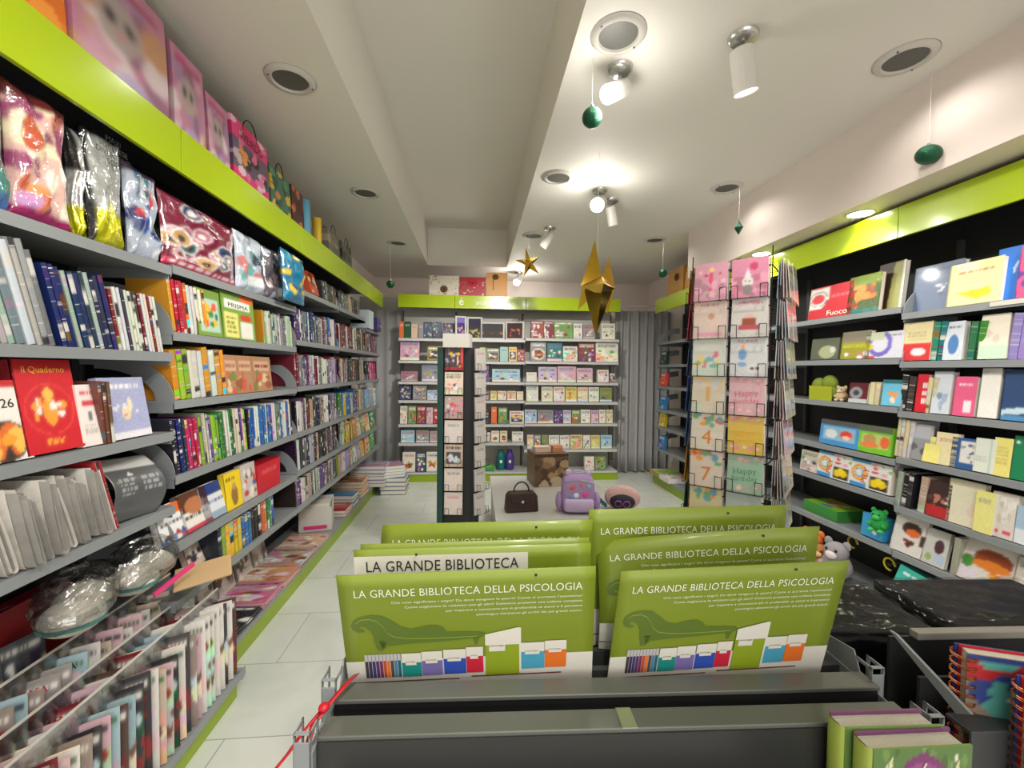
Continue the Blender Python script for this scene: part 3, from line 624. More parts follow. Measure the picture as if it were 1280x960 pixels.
# ------------------------------------------------------------------ foil and film bags on the top shelf
def pillow(P, w_, h, t, seed, gloss=None, flare=.0):
    """sealed bag: two painted sheets bulging apart, welded rim, real size, base at z 0, facing -y"""
    rg = np.random.RandomState(seed); W, H = P.W, P.H
    def nz(n): 
        g = rg.rand(n, n); ys = np.linspace(0, n-1.001, H); xs = np.linspace(0, n-1.001, W); yi, xi = ys.astype(int), xs.astype(int); fy, fx = ys-yi, xs-xi
        a = g[yi][:, xi]; b = g[yi][:, np.minimum(xi+1, n-1)]; c = g[np.minimum(yi+1, n-1)][:, xi]; d = g[np.minimum(yi+1, n-1)][:, np.minimum(xi+1, n-1)]
        return (a*(1-fx)+b*fx)*(1-fy)[:, None]+(c*(1-fx)+d*fx)*fy[:, None]-.5
    P.soft(.6, .08, seed); s, q = P.X, P.Y; rim = np.clip(np.minimum(np.minimum(s, 1-s)*6, np.minimum(q, 1-q)*9), 0, 1)**.6
    f = -(t/2)*rim*(.75+.9*nz(6)); bk = (t/2)*rim*(.75+.6*nz(5)); cr = nz(11)*.012*rim
    X = (s-.5)*w_*(1-.05*np.sin(PI*q))+nz(4)*.01; Z = q*h+nz(4)*.008*(q > .1)
    vs = [(X[j, i], f[j, i]+cr[j, i], Z[j, i]) for j in range(H) for i in range(W)]+[(X[j, i], bk[j, i]+.001, Z[j, i]) for j in range(H) for i in range(W)]
    fs = []
    for j in range(H-1):
        for i in range(W-1):
            a = j*W+i; fs.append((a, a+1, a+W+1, a+W)); b = a+W*H; fs.append((b, b+W, b+W+1, b+1))
    c = P.cols(); return me_new('film_bag', vs, fs, [gloss or glossM], smooth=True, cols=np.concatenate([c, c]))
def bag_at(fr, px0, px1, z, h, t, P, label, seed, yf=.02, lean=.05, name='film_bag', cat='packaged toy', yaw=0, group=None, gloss=None):
    u0, u1 = fr.u_of(px0, z+h/2, yf), fr.u_of(px1, z+h/2, yf)
    return tag(ob(name, pillow(P, abs(u1-u0)*.98, h, t, seed, gloss), None, fr.w((u0+u1)/2, yf+t/2, z+.002), (-lean, 0, fr.rz+yaw)), label, cat, group)
T0 = 1.902
P = Paint(40, 50, (70, 130, 124)).blobs(0, .3, 1, .9, [(150, 190, 180), (40, 90, 86)], 10, .14, 1).blobs(.2, .3, .7, .55, [(190, 60, 40), (120, 50, 40)], 5, .12, 2).r(0, 0, 1, .1, (70, 120, 190))
bag_at(LW, -30, 26, T0, .36, .08, P, 'teal film bag with a red patch at near end of top shelf', 11)
P = Paint(44, 56, (220, 180, 170)).blobs(.05, .1, .95, .95, [(230, 150, 90), (200, 150, 200), (240, 225, 190), (190, 90, 60), (150, 70, 110), (235, 235, 220)], 30, .12, 3).r(0, .86, 1, 1, (96, 40, 40)).r(0, 0, 1, .09, (150, 20, 90))
bag_at(LW, 28, 102, T0, .37, .09, P, 'pink and orange figure bag with a magenta foot on top shelf', 12)
P = Paint(40, 56, (196, 200, 198)).r(0, 0, 1, .3, (200, 200, 20)).r(0, .93, 1, 1, (60, 60, 60)).r(.0, 0, .08, 1, (40, 40, 40)).p([(.3, .0), (.5, .42), (.75, 0)], (236, 232, 60))
foil = print_mat('foil_print', .14, .5, bump=.9, bscale=14); foil.node_tree.nodes['Principled BSDF'].inputs['Metallic'].default_value = .55
o = bag_at(LW, 122, 165, T0, .37, .07, P, 'silver surprise bag with black writing and shiny yellow foot', 13, gloss=foil)
for k, (s, z) in enumerate([('MAXI', .335), ('SORPRESE', .31), ('DIVERTENTI', .285), ('SOFT', .26)]): text_ob('lettering', s, 0, z, .026, dark_ink, o, y=-.048, align='CENTER')
P = Paint(30, 50, (190, 194, 192)).r(0, 0, 1, .3, (190, 190, 20)).r(0, .6, .3, 1, (50, 50, 50))
bag_at(LW, 101, 121, T0, .35, .07, P, 'narrow silver surprise bag with yellow foot behind the lettered one', 14, yf=.05, gloss=foil)
P = Paint(34, 50, (170, 180, 196)).blobs(.1, .05, .9, .9, [(40, 80, 170), (30, 50, 110), (220, 225, 230), (60, 110, 120), (200, 60, 60)], 22, .12, 5).r(0, .9, 1, 1, (60, 40, 70))
bag_at(LW, 172, 209, T0, .33, .08, P, 'clear blue and white toy bag next to the silver bags', 15)
T1 = 1.912
P = Paint(64, 60, (120, 30, 60))
_r = random.Random(4)
for k in range(22):
    x, y = _r.uniform(.06, .94), _r.uniform(.14, .88); rx = _r.uniform(.07, .13)
    P.e(x, y, rx, rx*.9, (232, 226, 228)).e(x, y, rx*.84, rx*.74, _r.choice([(30, 90, 96), (190, 110, 140), (200, 160, 110), (120, 124, 130), (40, 60, 110), (160, 50, 90), (210, 150, 160)])).e(x, y-.01, rx*.4, rx*.35, _r.choice([(60, 40, 40), (235, 225, 215), (30, 30, 40)]))
P.r(0, 0, 1, .1, (190, 20, 80)).t(.05, .02, .95, .09, (245, 240, 240), 1, 3)
bag_at(LW, 214, 306, T1, .30, .09, P, 'wide sticker bag with outlined animal pictures and magenta foot', 16)
for k, (a, b, cs, lab) in enumerate([(304, 336, [(190, 200, 214), (150, 160, 176), (60, 60, 80), (200, 120, 120), (100, 160, 160)], 'clear figure bag beside the wide sticker bag, first of three on shelf end'), (337, 361, [(90, 84, 96), (170, 180, 200), (60, 50, 60), (210, 190, 190)], 'grey clear figure bag between two others at the shelf end'), (362, 388, [(20, 120, 160), (30, 150, 180), (230, 200, 60), (40, 60, 100)], 'turquoise film bag with yellow star, last on the top shelf')]):
    yy_ = -.07 if k == 2 else .02
    P = Paint(36, 50, cs[0]).blobs(.05, .05, .95, .95, cs, 24, .12, 7+k).r(.3, .12, .8, .28, (222, 226, 230) if k < 2 else cs[0])
    bag_at(LW, a, b, T1, .31, .08, P, lab, 17+k, yf=yy_)
# ------------------------------------------------------------------ gift bags standing on the header
def gift_bag(fr, u0, u1, z, h, d, P, label, handle='cord', group='gift bags above the header', yf=.06, mt=None, name='gift_bag', hcol=None):
    w_ = abs(u1-u0); t = thing(name, label, 'gift bag', fr.w((u0+u1)/2, yf+d/2, z), fr.rz, group)
    W, H = P.W, P.H; vs = []; fs = []; c = list(map(tuple, P.cols())); cols = []
    for (y, flip) in ((-d/2, 0), (d/2, 1)):
        for j in range(H):
            for i in range(W):
                s, q = i/(W-1), j/(H-1); vs.append(((s-.5)*w_, y*(1-.25*q*q), q*h)); cols.append(c[j*W+i])
    n = W*H
    for k in (0, 1):
        for j in range(H-1):
            for i in range(W-1):
                a = k*n+j*W+i; f = (a, a+1, a+W+1, a+W); fs.append(f if k == 0 else f[::-1])
    for j in range(H-1):        # gusseted sides
        for i in (0, W-1):
            a = j*W+i; fs.append((a, a+W, n+a+W, n+a))
    for i in range(W-1): fs.append((i, n+i, n+i+1, i+1))
    ob('body', me_new('body', vs, fs, [mt or printM], cols=cols), t)
    if handle:
        for k, y in enumerate((-d/2*.76, d/2*.76)):
            pts = [(w_*.2*math.cos(PI-PI*i/10)*1.0, y, h-.03+(.085)*math.sin(PI*i/10)) for i in range(11)]
            if handle == 'cord': MB().tube(pts, .003, 6).ob('handle', hcol or M['wire'], t)
    return t
def kitten(seed, base=(196, 130, 160)):
    P = Paint(34, 44, base).blobs(0, 0, 1, .8, [(210, 160, 180), (200, 150, 110), (170, 130, 170), (225, 205, 210), (150, 100, 130)], 26, .15, seed)
    P.e(.45, .55, .24, .2, (176, 160, 158)).e(.35, .58, .06, .05, (50, 40, 40)).e(.55, .58, .06, .05, (50, 40, 40)).e(.45, .48, .05, .03, (210, 130, 140)).r(.12, .84, .88, .9, (176, 20, 90)).e(.3, .9, .16, .05, (196, 60, 130)).e(.55, .12, .2, .1, (180, 160, 200))
    return P.soft(.7, .05).soft(.7, .0)
ZT = 2.447
for k, (a, b, h, lab) in enumerate([(1.47, 1.885, .44, 'largest pink kitten gift bag, nearest on the lime header'), (1.92, 2.125, .40, 'middle sized pink kitten gift bag between two others on the header'), (2.15, 2.32, .34, 'smallest pink kitten gift bag beside the lettered pink one')]):
    gift_bag(LW, a, b, ZT, h, .13, kitten(31+k), lab, None, mt=print_mat('satin_bag_print', .28, .5), group='pink kitten gift bags')
gift_bag(LW, 1.25, 1.45, ZT, .24, .12, Paint(20, 20, (232, 130, 30)).blobs(0, 0, 1, 1, [(240, 150, 50), (220, 110, 20)], 8, .2, 1), 'bright orange gift bag at the near end of the lime header', None)
P = Paint(40, 56, (230, 60, 130)).blobs(0, .84, 1, 1, [(240, 120, 170), (225, 30, 100), (250, 190, 210)], 12, .07, 2).r(.0, .28, 1, .72, (110, 90, 110)).blobs(.1, .3, .9, .68, [(60, 50, 60), (200, 180, 190), (90, 80, 110), (225, 110, 150), (40, 30, 40)], 22, .1, 5).blobs(.2, .42, .36, .58, [(230, 150, 60)], 5, .08, 2).blobs(.1, .2, .9, .34, [(236, 120, 170), (240, 200, 215)], 8, .08, 6).r(0, 0, 1, .16, (240, 140, 20))
t = gift_bag(LW, 2.355, 2.73, ZT, .36, .12, P, 'tall pink bag with dark doll pictures, WEIRDO lettering and an orange foot', 'cord', group=None)
text_ob('lettering', 'WEIRDO', 0, .27, .062, dark_ink, t, y=-.0565, align='CENTER'); text_ob('lettering', 'MYSTERY BAG', 0, .02, .042, red_ink, t, y=-.0625, align='CENTER')
P = Paint(34, 44, (70, 110, 90)).blobs(0, 0, 1, 1, [(40, 80, 70), (90, 140, 110), (200, 170, 60), (30, 50, 40), (190, 130, 60)], 26, .12, 9).r(.1, .1, .5, .2, (225, 225, 215))
gift_bag(LW, 2.76, 3.04, ZT, .30, .12, P, 'green and gold gift bag with rounded figures behind the pink doll bag', 'cord', group=None)
P = Paint(24, 40, (70, 40, 36)).blobs(0, 0, 1, 1, [(150, 60, 40), (40, 24, 24), (190, 110, 70), (90, 50, 60)], 16, .14, 3)
gift_bag(LW, 3.06, 3.26, ZT, .30, .1, P, 'dark brown and red gift bag between the green one and blue tube', None, group=None)
def roll(fr, u, h, r, colr, label):
    o = MB().cyl((0, 0, 0), (0, 0, h), r, n=24).cyl((0, 0, h), (0, 0, h+.001), r*.82, n=24, mi=1).ob('wrapping_roll', [mat(label, colr, .4, noise=.25, nscale=14), M['pages']], None, fr.w(u, .1, ZT), (0, 0, 0))
    tag(o, label, 'wrapping paper roll', 'wrapping paper rolls on the header')
roll(LW, 3.36, .30, .045, (90, 160, 190), 'sky blue wrapping paper roll standing on the lime header'); roll(LW, 3.62, .26, .035, (230, 190, 50), 'yellow wrapping paper roll standing on the lime header')
for k in range(2):
    P = Paint(26, 30, (110, 110, 96)).blobs(0, 0, 1, 1, [(60, 60, 54), (170, 160, 130), (140, 130, 120)], 16, .14, 3+k)
    gift_bag(LW, 3.78+.38*k, 4.08+.38*k, ZT, .25, .1, P, ['grey patterned gift bag beyond the yellow roll', 'last grey patterned gift bag on the aisle header'][k], 'cord', group=None)
# end wall header
def bow(parent, x, y, z, r, m, n=9):
    mb = MB()
    for k in range(n):
        a = 2*PI*k/n; mb.ell((math.cos(a)*r*.6, 0, math.sin(a)*r*.6), (r*.42, r*.2, r*.3), 8)
    mb.ell((0, -.01, 0), (r*.35, r*.3, r*.35), 8); return mb.ob('bow', m, parent, (x, y, z), smooth=True)
brownbow = mat('brown_ribbon', (92, 62, 36), .5)
P = Paint(34, 28, (214, 206, 190)); _r = random.Random(8)
for k in range(46): P.e(_r.random(), _r.random(), .02, .026, _r.choice([(90, 70, 60), (170, 130, 80), (120, 30, 40)]))
t = gift_bag(BW, -.625, -.237, 2.46, .28, .12, P, 'cream gift bag with small dark dots and a brown bow', None, group=None, yf=.04); bow(t, 0, -.075, .1, .05, brownbow)
P = Paint(34, 28, (170, 24, 44)); _r = random.Random(9)
for k in range(40): P.e(_r.random(), _r.random()*.8, .03, .035, _r.choice([(225, 205, 200), (200, 90, 90), (150, 20, 40)]))
t = gift_bag(BW, -.23, .12, 2.46, .27, .12, P, 'red gift bag with pale blossoms and a dark red bow', None, group=None, yf=.04); bow(t, 0, -.06, .2, .055, M['red'])
P = Paint(10, 10, (206, 146, 72)); t = gift_bag(BW, .13, .41, 2.46, .34, .12, P, 'kraft paper gift bag with a brown ribbon on the end shelves', None, group=None, yf=.04); bow(t, -.02, -.055, .28, .045, brownbow, 7); MB().box(-.055, -.045, -.062, -.058, .1, .27).ob('ribbon', brownbow, t)
for k, (a, b, h) in enumerate([(-5.4, -4.98, .33), (-4.93, -4.42, .3)]):
    t = gift_bag(RW, a, b, ZT, h, .13, Paint(10, 10, (206, 150, 76)), ['kraft gift bag with a brown bow by the curtain', 'plain kraft gift bag above the card spinner'][k], None, group='kraft gift bags beside the curtain')
    if k == 0: bow(t, .05, -.07, .22, .05, brownbow, 7)
# ------------------------------------------------------------------ newspapers: folded papers standing on the newspaper bay's fourth shelf
newsM = mat('newsprint', (188, 184, 176), .85, noise=.28, nscale=34, bump=.2, bscale=40)
def newspaper_mesh(seed, h=.25, dep=.30):
    rg = random.Random(seed); mb = MB(); T = .034
    for k in range(4):
        r = T/2-.0006-k*.0042; 
        if r < .002: break
        prof = []; top = h*(1-.04*k-rg.uniform(0, .05))
        zc = .018+.0; rr = r
        prof.append((-rr*rg.uniform(.4, .9), top)); prof.append((-rr, h*.5))
        for i in range(9):
            a = PI+PI*i/8; prof.append((rr*math.cos(a), zc+ (rr+.0)*math.sin(a)+.0))
        prof.append((rr, h*.5)); prof.append((rr*rg.uniform(.3, .9), top*rg.uniform(.92, 1)))
        n = len(prof); vs = []; off = rg.uniform(-.02, .02)-.006*k
        for y in (0, dep):
            for (x, z) in prof: vs.append((x, y+(0 if y else off), max(z, .0006)))
        mb.add(vs, [(i, i+1, n+i+1, n+i) for i in range(n-1)], k % 2)
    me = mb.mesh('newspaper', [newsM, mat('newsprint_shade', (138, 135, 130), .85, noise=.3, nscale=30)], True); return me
NP = [newspaper_mesh(s) for s in range(4)]
u = U(-70, 1.05); n = 0; ue = U(136, 1.05); _r = random.Random(5)
while u < ue:
    n += 1; st = _r.uniform(.036, .05)
    o = ob('folded_newspaper', NP[n % 4], None, LW.w(u, _r.uniform(.03, .06), .9362), (0, 0, 0)); o.rotation_euler = Euler((0, -_r.uniform(.2, .3), LW.rz+_r.uniform(-.03, .08))); o.modifiers.new('thick', 'SOLIDIFY').thickness = .0012
    tag(o, f'folded grey newspaper, {ordn(n)} from near end of the newspaper row', 'newspaper', 'folded newspapers on the shelf'); u += st
# thin red edged folders and the dark folded brochure at the row end
for k in range(3):
    o = ob('red_edged_journal', SPINE, None, LW.w(ue+.012+.011*k, .17, .938), (-.28, 0, LW.rz+PI/2), (.25, .006, .26)); o.color = s2l([(186, 40, 50), (220, 216, 208), (170, 50, 56)][k])+(1,)
    tag(o, ['dark red slim journal next to the newspapers', 'white slim journal between two red ones', 'second red slim journal by the folded brochure'][k], 'journal')
P = Paint(30, 34, (84, 86, 88)).r(0, .8, 1, 1, (190, 190, 188)).t(.15, .35, .45, .66, (150, 152, 154), 4, 3).t(.6, .4, .9, .66, (150, 152, 154), 3, 4).e(.45, .7, .06, .03, (210, 210, 210))
W_, H_ = P.W, P.H; vs = []; cols = list(map(tuple, P.cols())); fs = []
for j in range(H_):
    for i in range(W_):
        s, q = i/(W_-1), j/(H_-1); vs.append(((s-.5)*.26+.02*math.sin(q*3), -.05*math.sin(PI*q*1.1)-.05*s*s, q*.27))
for j in range(H_-1):
    for i in range(W_-1): fs.append((j*W_+i, j*W_+i+1, (j+1)*W_+i+1, (j+1)*W_+i))
o = ob('folded_brochure', me_new('folded_brochure', vs, fs, [print_mat('brochure_print', .3, .4)], smooth=True, cols=cols), None, LW.w(1.655, .08, .938), (-.2, .12, LW.rz+.1), (.82, .85, .85)); o.modifiers.new('s', 'SOLIDIFY').thickness = .003
tag(o, 'dark grey folded brochure with a pale head sagging beside the newspapers', 'brochure')
# ------------------------------------------------------------------ wrapped cushions and card in front of the newspaper bay's foot
cushM = mat('cream_plush', (214, 208, 192), .9, bump=.4, bscale=120); tealband = mat('teal_band', (70, 120, 116), .6); pinkM = mat('pink_strip', (216, 60, 120), .4)
def slipper_pack(loc, rz, sz, label, tilt=0):
    t = thing('slipper_pack', label, 'packaged slippers', loc, rz, 'plastic wrapped cream slippers')
    for k in (-1, 1):
        e = MB().ell((k*sz*.24, 0, sz*.22), (sz*.27, sz*.3, sz*.20), 16).ob('slipper', cushM, t, smooth=True)
        b = MB(); b.lathe([(sz*.27, sz*.15), (sz*.282, sz*.17), (sz*.27, sz*.2)], 24, 0, Matrix.Translation((k*sz*.24, 0, 0)) @ Matrix.Diagonal((1, 1.1, 1, 1))); b.ob('teal_band', tealband, e, smooth=True)
    # crumpled clear bag
    rg = random.Random(len(label)); v2 = []; f2 = []; n = 22; m_ = 16
    for j in range(m_+1):
        a = PI*j/m_
        for i in range(n):
            ph = 2*PI*i/n; rr = 1+rg.uniform(-.06, .06); v2.append((sz*.62*math.sin(a)*math.cos(ph)*rr, sz*.38*math.sin(a)*math.sin(ph)*rr, sz*.3-sz*.36*math.cos(a)*rr+.06*sz))
    for j in range(m_):
        for i in range(n): f2.append((j*n+i, j*n+(i+1) % n, (j+1)*n+(i+1) % n, (j+1)*n+i))
    ob('film', me_new('film', v2, f2, [M['clear']]), t)
    return t
slipper_pack((-1.27, 1.73, .655), .2+PI/2, .26, 'clear bag of cream slippers with teal band under the newspaper shelf end')
slipper_pack((-1.30, 1.50, .645), .5+PI/2, .27, 'clear bag of cream slippers lower and nearer, behind the magazine rows')
o = MB().box(-.1, .1, -.07, .07, 0, .012).ob('cardboard_panel', mat('plain_cardboard', (196, 164, 120), .75, noise=.06), None, (-1.15, 1.90, .62), (.25, -.12, .5), bevel=.004)
tag(o, 'beige cardboard flap in film over the slippers', 'cardboard')
o = MB().box(-.08, .08, -.004, .004, 0, .018).ob('pink_film_strip', pinkM, None, (-1.17, 1.76, .66), (0, -.35, 1.2)); tag(o, 'bright pink strip of packaging beneath the cardboard flap', 'packaging strip')
# ------------------------------------------------------------------ magazine rack of rising tiers in front of the newspaper bay
rk = thing('magazine_rack', 'stepped grey magazine rack with lime foot, full of magazines', 'magazine rack', (-1.3, 1.4, 0))
RX = -1.3
TI = [(-1.065, .10, .39), (-1.165, .165, .33), (-1.265, .225, .34), (-1.36, .33, .33), (-1.45, .43, .32)]   # x of the row, z of its step, height
for k, (x, z, h) in enumerate(TI):
    MB().box(x-.09-RX, x-RX+.012, -.75, .63, z-.012, z).box(x-RX+.01, x-RX+.014, -.75, .63, z-.012, z+.022).ob('tier', M['grey'], rk)
clearM = film('clear_divider', .12, .2, 8)
for k, (x, z, h) in enumerate(TI[:3]):
    o_ = MB().box(x-.088-RX, x-.086-RX, -.75, .60, z, z+h+.012).ob('divider', clearM, rk); MB().box(x-.0885-RX, x-.0855-RX, -.75, .60, z+h+.010, z+h+.018).ob('divider_edge', M['white'], o_)
MB().box(-.30, .225, -.75, .60, 0, .08).ob('plinth', M['limebase'], rk)
MB().box(-.31, .245, .605, .63, .075, .115).ob('end_plate', M['grey'], rk)
MAGC = [('white', (220, 216, 210)), ('pale pink', (212, 180, 186)), ('white', (224, 220, 216)), ('pale blue', (160, 186, 196)), ('dark red', (120, 30, 40)), ('dark brown', (84, 60, 52)), ('white', (216, 212, 206)), ('charcoal', (70, 66, 70)), ('beige', (200, 184, 164)), ('white', (224, 220, 214)), ('grey', (150, 146, 144)), ('pale rose', (206, 170, 180)), ('black', (50, 46, 50)), ('taupe', (150, 134, 124))]
TITLES = ['CADORE', 'UN', 'IBU', 'TU', 'MIA', 'DIVA', 'LEI', 'CASA']
for k, (x, z, h) in enumerate(TI):
    rg = random.Random(40+k); y = .98; n = 0; pitch = [.033, .042, .046, .12, .12][k]; yend = 1.99 if k == 0 else (1.93 if k == 1 else (1.86 if k == 2 else 1.5))
    rown = ['front', 'second', 'third', 'fourth', 'rear'][k]
    while y < yend:
        cn, cc = rg.choice(MAGC) if k < 3 else ('charcoal', (78, 80, 88)); n += 1
        hh = h*rg.uniform(.82, .95); wd = .2 if k < 3 else .22
        me = dbox('mag', cc, 100+rg.randint(0, 3) if k < 3 else 104, True)
        o = ob('magazine', me, None, (x-.052-rg.uniform(0, .004), y, z+.004), (-.1, 0, PI/2-.95+rg.uniform(-.08, .08) if k < 3 else PI/2-.25), (wd*.5 if k < 3 else .125, .006, hh))
        if k < 3 and n % 2 == 0: letter(o, rg.choice(TITLES), -.08, .86, .03, rg.choice([red_ink, dark_ink, pink_ink, red_ink]), wfrac=.62)
        tag(o, f'{cn} magazine standing {ordn(n)} from near end in the {rown} row of the stepped rack', 'magazine', f'magazines in the {rown} row of the rack'); y += pitch*rg.uniform(.85, 1.15)
# red books behind at low level
P = Paint(16, 20, (150, 20, 30)); o = ob('red_box_file', print_box('b', P), None, (-1.53, 1.55, .45), (0, 0, PI/2), (.3, .06, .26)); tag(o, 'dark red box standing in shade under the newspaper shelf', 'box file')
# ------------------------------------------------------------------ things on the base shelf of the aisle wall
def flat_pile(x, y, z, w_, d, t, n, style, base, label, cat, name, rz=0, seed=1, gloss=True, group=None):
    rg = random.Random(seed)
    for k in range(n):
        me = dbox(style, base if not isinstance(base, list) else base[k % len(base)], seed+k % 3, True, gloss)
        # lay on its back: painted front upwards
        o = ob(name, me, None, (x+rg.uniform(-.006, .006), y-d/2+rg.uniform(-.006, .006), z+t*(k+.5)), (0, 0, 0), (w_, t*.96, d))
        o.rotation_euler = Euler((-PI/2, 0, 0)); o.rotation_euler = (Matrix.Rotation(rz+rg.uniform(-.03, .03), 3, 'Z') @ Matrix.Rotation(-PI/2, 3, 'X')).to_euler()
        lb = label if n == 1 else f'{label}, {"bottom" if k == 0 else ("topmost" if k == n-1 else ordn(k+1)+" from bottom")} of its pile'
        tag(o, lb, cat, group)
DK = .126
flat_pile(-1.34, 2.36, DK, .28, .26, .008, 3, 'mag', (40, 40, 50), 'black and white magazine with green figure lying flat', 'magazine', 'flat_magazine', seed=3, group='flat magazines by the rack')
flat_pile(-1.34, 2.62, DK, .30, .25, .012, 3, 'mag', (200, 120, 150), 'pink sticker album lying flat', 'album', 'sticker_album', seed=4, group='flat pink sticker albums')
flat_pile(-1.34, 2.87, DK, .30, .24, .012, 3, 'mag', (220, 150, 120), 'orange and lilac album lying flat', 'album', 'sticker_album', seed=6, group='flat orange albums')
flat_pile(-1.34, 3.13, DK, .30, .25, .012, 3, 'mag', (190, 150, 150), 'dull pink album lying flat', 'album', 'sticker_album', seed=8, group='flat dull pink albums')
flat_pile(-1.34, 3.42, DK, .30, .27, .010, 3, 'mag', (210, 160, 130), 'pale comic album lying flat before the white box', 'album', 'sticker_album', seed=9, group='flat pale albums')
# photos leaning behind (sketch books)
for k in range(5):
    P = Paint(20, 20, (196, 192, 184)).blobs(.1, .1, .9, .9, [(150, 140, 130), (220, 215, 205), (110, 90, 80)], 10, .14, k)
    faceout(LW, 2.25+.2*k, DK, .17, .17, .015, print_box('b', P, None, None, True), 'sketch_print', f'pale picture book leaning back under the lowest shelf, {ordn(k+1)} from the rack', 'book', yf=.27, lean=.2, group='pale books leaning at the back')
def cbox(name, label, cat, x, y, z, w_, d, h, rz, m, lip=True, paint=None):
    t = thing(name, label, cat, (x, y, z), rz)
    mb = MB(); th = .004
    mb.box(-w_/2, w_/2, -d/2, -d/2+th, 0, h).box(-w_/2, w_/2, d/2-th, d/2, 0, h*1.25).box(-w_/2, -w_/2+th, -d/2, d/2, 0, h*1.1).box(w_/2-th, w_/2, -d/2, d/2, 0, h*1.1).box(-w_/2, w_/2, -d/2, d/2, 0, th)
    mb.ob('box_body', m, t); return t
t = cbox('display_box', 'white open display box of leaflets on the lime based shelf', 'display box', -1.36, 3.78, DK, .26, .2, .20, .25, M['white'])
for k in range(9): MB().box(-.11, .11, -.08+.018*k, -.074+.018*k, .006, .225).ob('leaflet', M['pages'], t)
MB().box(-.09, .09, -.104, -.1005, .02, .05).ob('printed_band', pinkM, t)
flat_pile(-1.35, 4.16, DK, .3, .26, .03, 2, 'plain', (170, 24, 34), 'red game box', 'game box', 'game_box', seed=20, group='red game boxes')
flat_pile(-1.35, 4.40, DK+.0, .3, .2, .04, 3, 'plain', (90, 160, 210), 'sky blue flat box', 'box', 'flat_box', seed=23, group='sky blue flat boxes')
flat_pile(-1.36, 4.76, DK, .32, .3, .035, 5, 'kid', [(240, 150, 40), (245, 200, 40)], 'orange and yellow toy box', 'toy box', 'toy_box', seed=26, group='orange and yellow toy boxes')
flat_pile(-1.25, 5.2, DK, .4, .3, .04, 6, 'kid', [(200, 214, 230), (60, 110, 190), (190, 160, 200)], 'blue and white toy box', 'toy box', 'toy_box', seed=30, group='blue and white toy boxes')
flat_pile(-.98, 5.30, 0.002, .3, .3, .05, 4, 'dark', [(40, 44, 60), (60, 110, 190)], 'dark toy box on the floor', 'toy box', 'toy_box', seed=33, group='dark toy boxes on the floor')
flat_pile(-.98, 5.30, .205, .3, .3, .035, 4, 'kid', [(190, 214, 240), (200, 160, 200)], 'pale toy box above the dark floor boxes', 'toy box', 'toy_box', rz=.4, seed=36, group='pale toy boxes above the dark ones')
# ------------------------------------------------------------------ right wall
RU = RW.u_of
def NVL(px0, px1, i, h, t, base, style, label, seed=1, lean=.1, cat='book', name='novel', yf=.045, far=False, gloss=False, fn=None, pages=True, yaw=0):
    z = (RS2 if far else RS1)[i]+.001
    P = design(style, base, seed) if fn is None else fn(Paint(30, 38, base))
    o, u, w_ = FO(RW, px0, px1, z, h, t, P, name, label, cat, yf=yf, lean=lean, pages=pages, gloss=gloss, yaw=yaw); return o
def RSP(px0, px1, i, pal, hr, tr, noun, where, group, seed, lean=.1, far=False, yf=.05):
    z = (RS2 if far else RS1)[i]
    a, b = RU(px0, z+.12, yf), RU(px1, z+.12, yf)
    spine_row(RW, min(a, b), max(a, b), z, pal, hr, tr, (.13, .16), lean, 'paperback_book' if 'novel' in noun else 'hardback_book', noun, where, group, yf=yf, near=-1, seed=seed)
NBY = 'novel bay'
NVL(1139, 1200, 0, .255, .03, (104, 120, 146), 'plain', 'slate blue hardback with small white emblem on top shelf', 2, name='hardback_book', fn=lambda P: P.blobs(.45, .3, .7, .55, [(220, 222, 230), (90, 100, 130)], 5, .05, 2).r(0, .85, 1, .9, (90, 104, 130)), yf=.09)
NVL(1183, 1250, 0, .215, .03, (226, 216, 160), 'plain', 'cream book with a yellow island shape on the top shelf', 2, fn=lambda P: P.p([(.15, .3), (.8, .36), (.85, .2), (.6, .1)], (240, 200, 20)).e(.55, .42, .14, .05, (224, 200, 170)).t(.2, .72, .85, .8, (190, 120, 90), 1, 2))
NVL(1242, 1276, 0, .25, .03, (50, 120, 214), 'plain', 'bright blue book between the cream and pink ones, top shelf', 3, yf=.07, fn=lambda P: P.blobs(.5, .5, .8, .7, [(200, 225, 250)], 4, .06, 2))
NVL(1270, 1330, 0, .235, .03, (226, 80, 130), 'plain', 'hot pink book at the frame edge of the top shelf', 4, fn=lambda P: P.blobs(0, .2, .3, .5, [(90, 60, 140)], 4, .1, 1))
o = MB().box(-.08, .08, -.003, 0, 0, .022).ob('price_strip', M['white'], None, RW.w(RU(1257, 1.83), .028, 1.822), (0, 0, RW.rz)); tag(o, 'white price strip on the top shelf edge under the blue book', 'price strip')
NVL(1125, 1162, 1, .215, .05, (222, 210, 160), 'plain', 'cream book with a red lower half, first on second shelf', 5, name='hardback_book', fn=lambda P: P.r(0, 0, 1, .45, (206, 40, 46)).e(.6, .22, .25, .1, (225, 220, 225)).t(.2, .5, .8, .75, (196, 180, 130), 3, 1))
RSP(1160, 1178, 1, ['navy', 'teal'], (.2, .22), (.028, .032), 'hardback novel', 'cream and red book, second shelf', 'navy and teal spines', 3)
NVL(1178, 1202, 1, .2, .03, (206, 214, 224), 'plain', 'white novel with a blue oval, second shelf', 6, fn=lambda P: P.e(.5, .4, .28, .26, (70, 120, 180)).t(.2, .8, .8, .9, (90, 90, 110), 1, 2))
RSP(1199, 1228, 1, ['green', 'green', 'teal', 'green'], (.19, .21), (.03, .04), 'green hardback novel', 'blue oval novel, second shelf', 'green spines with white marks', 4)
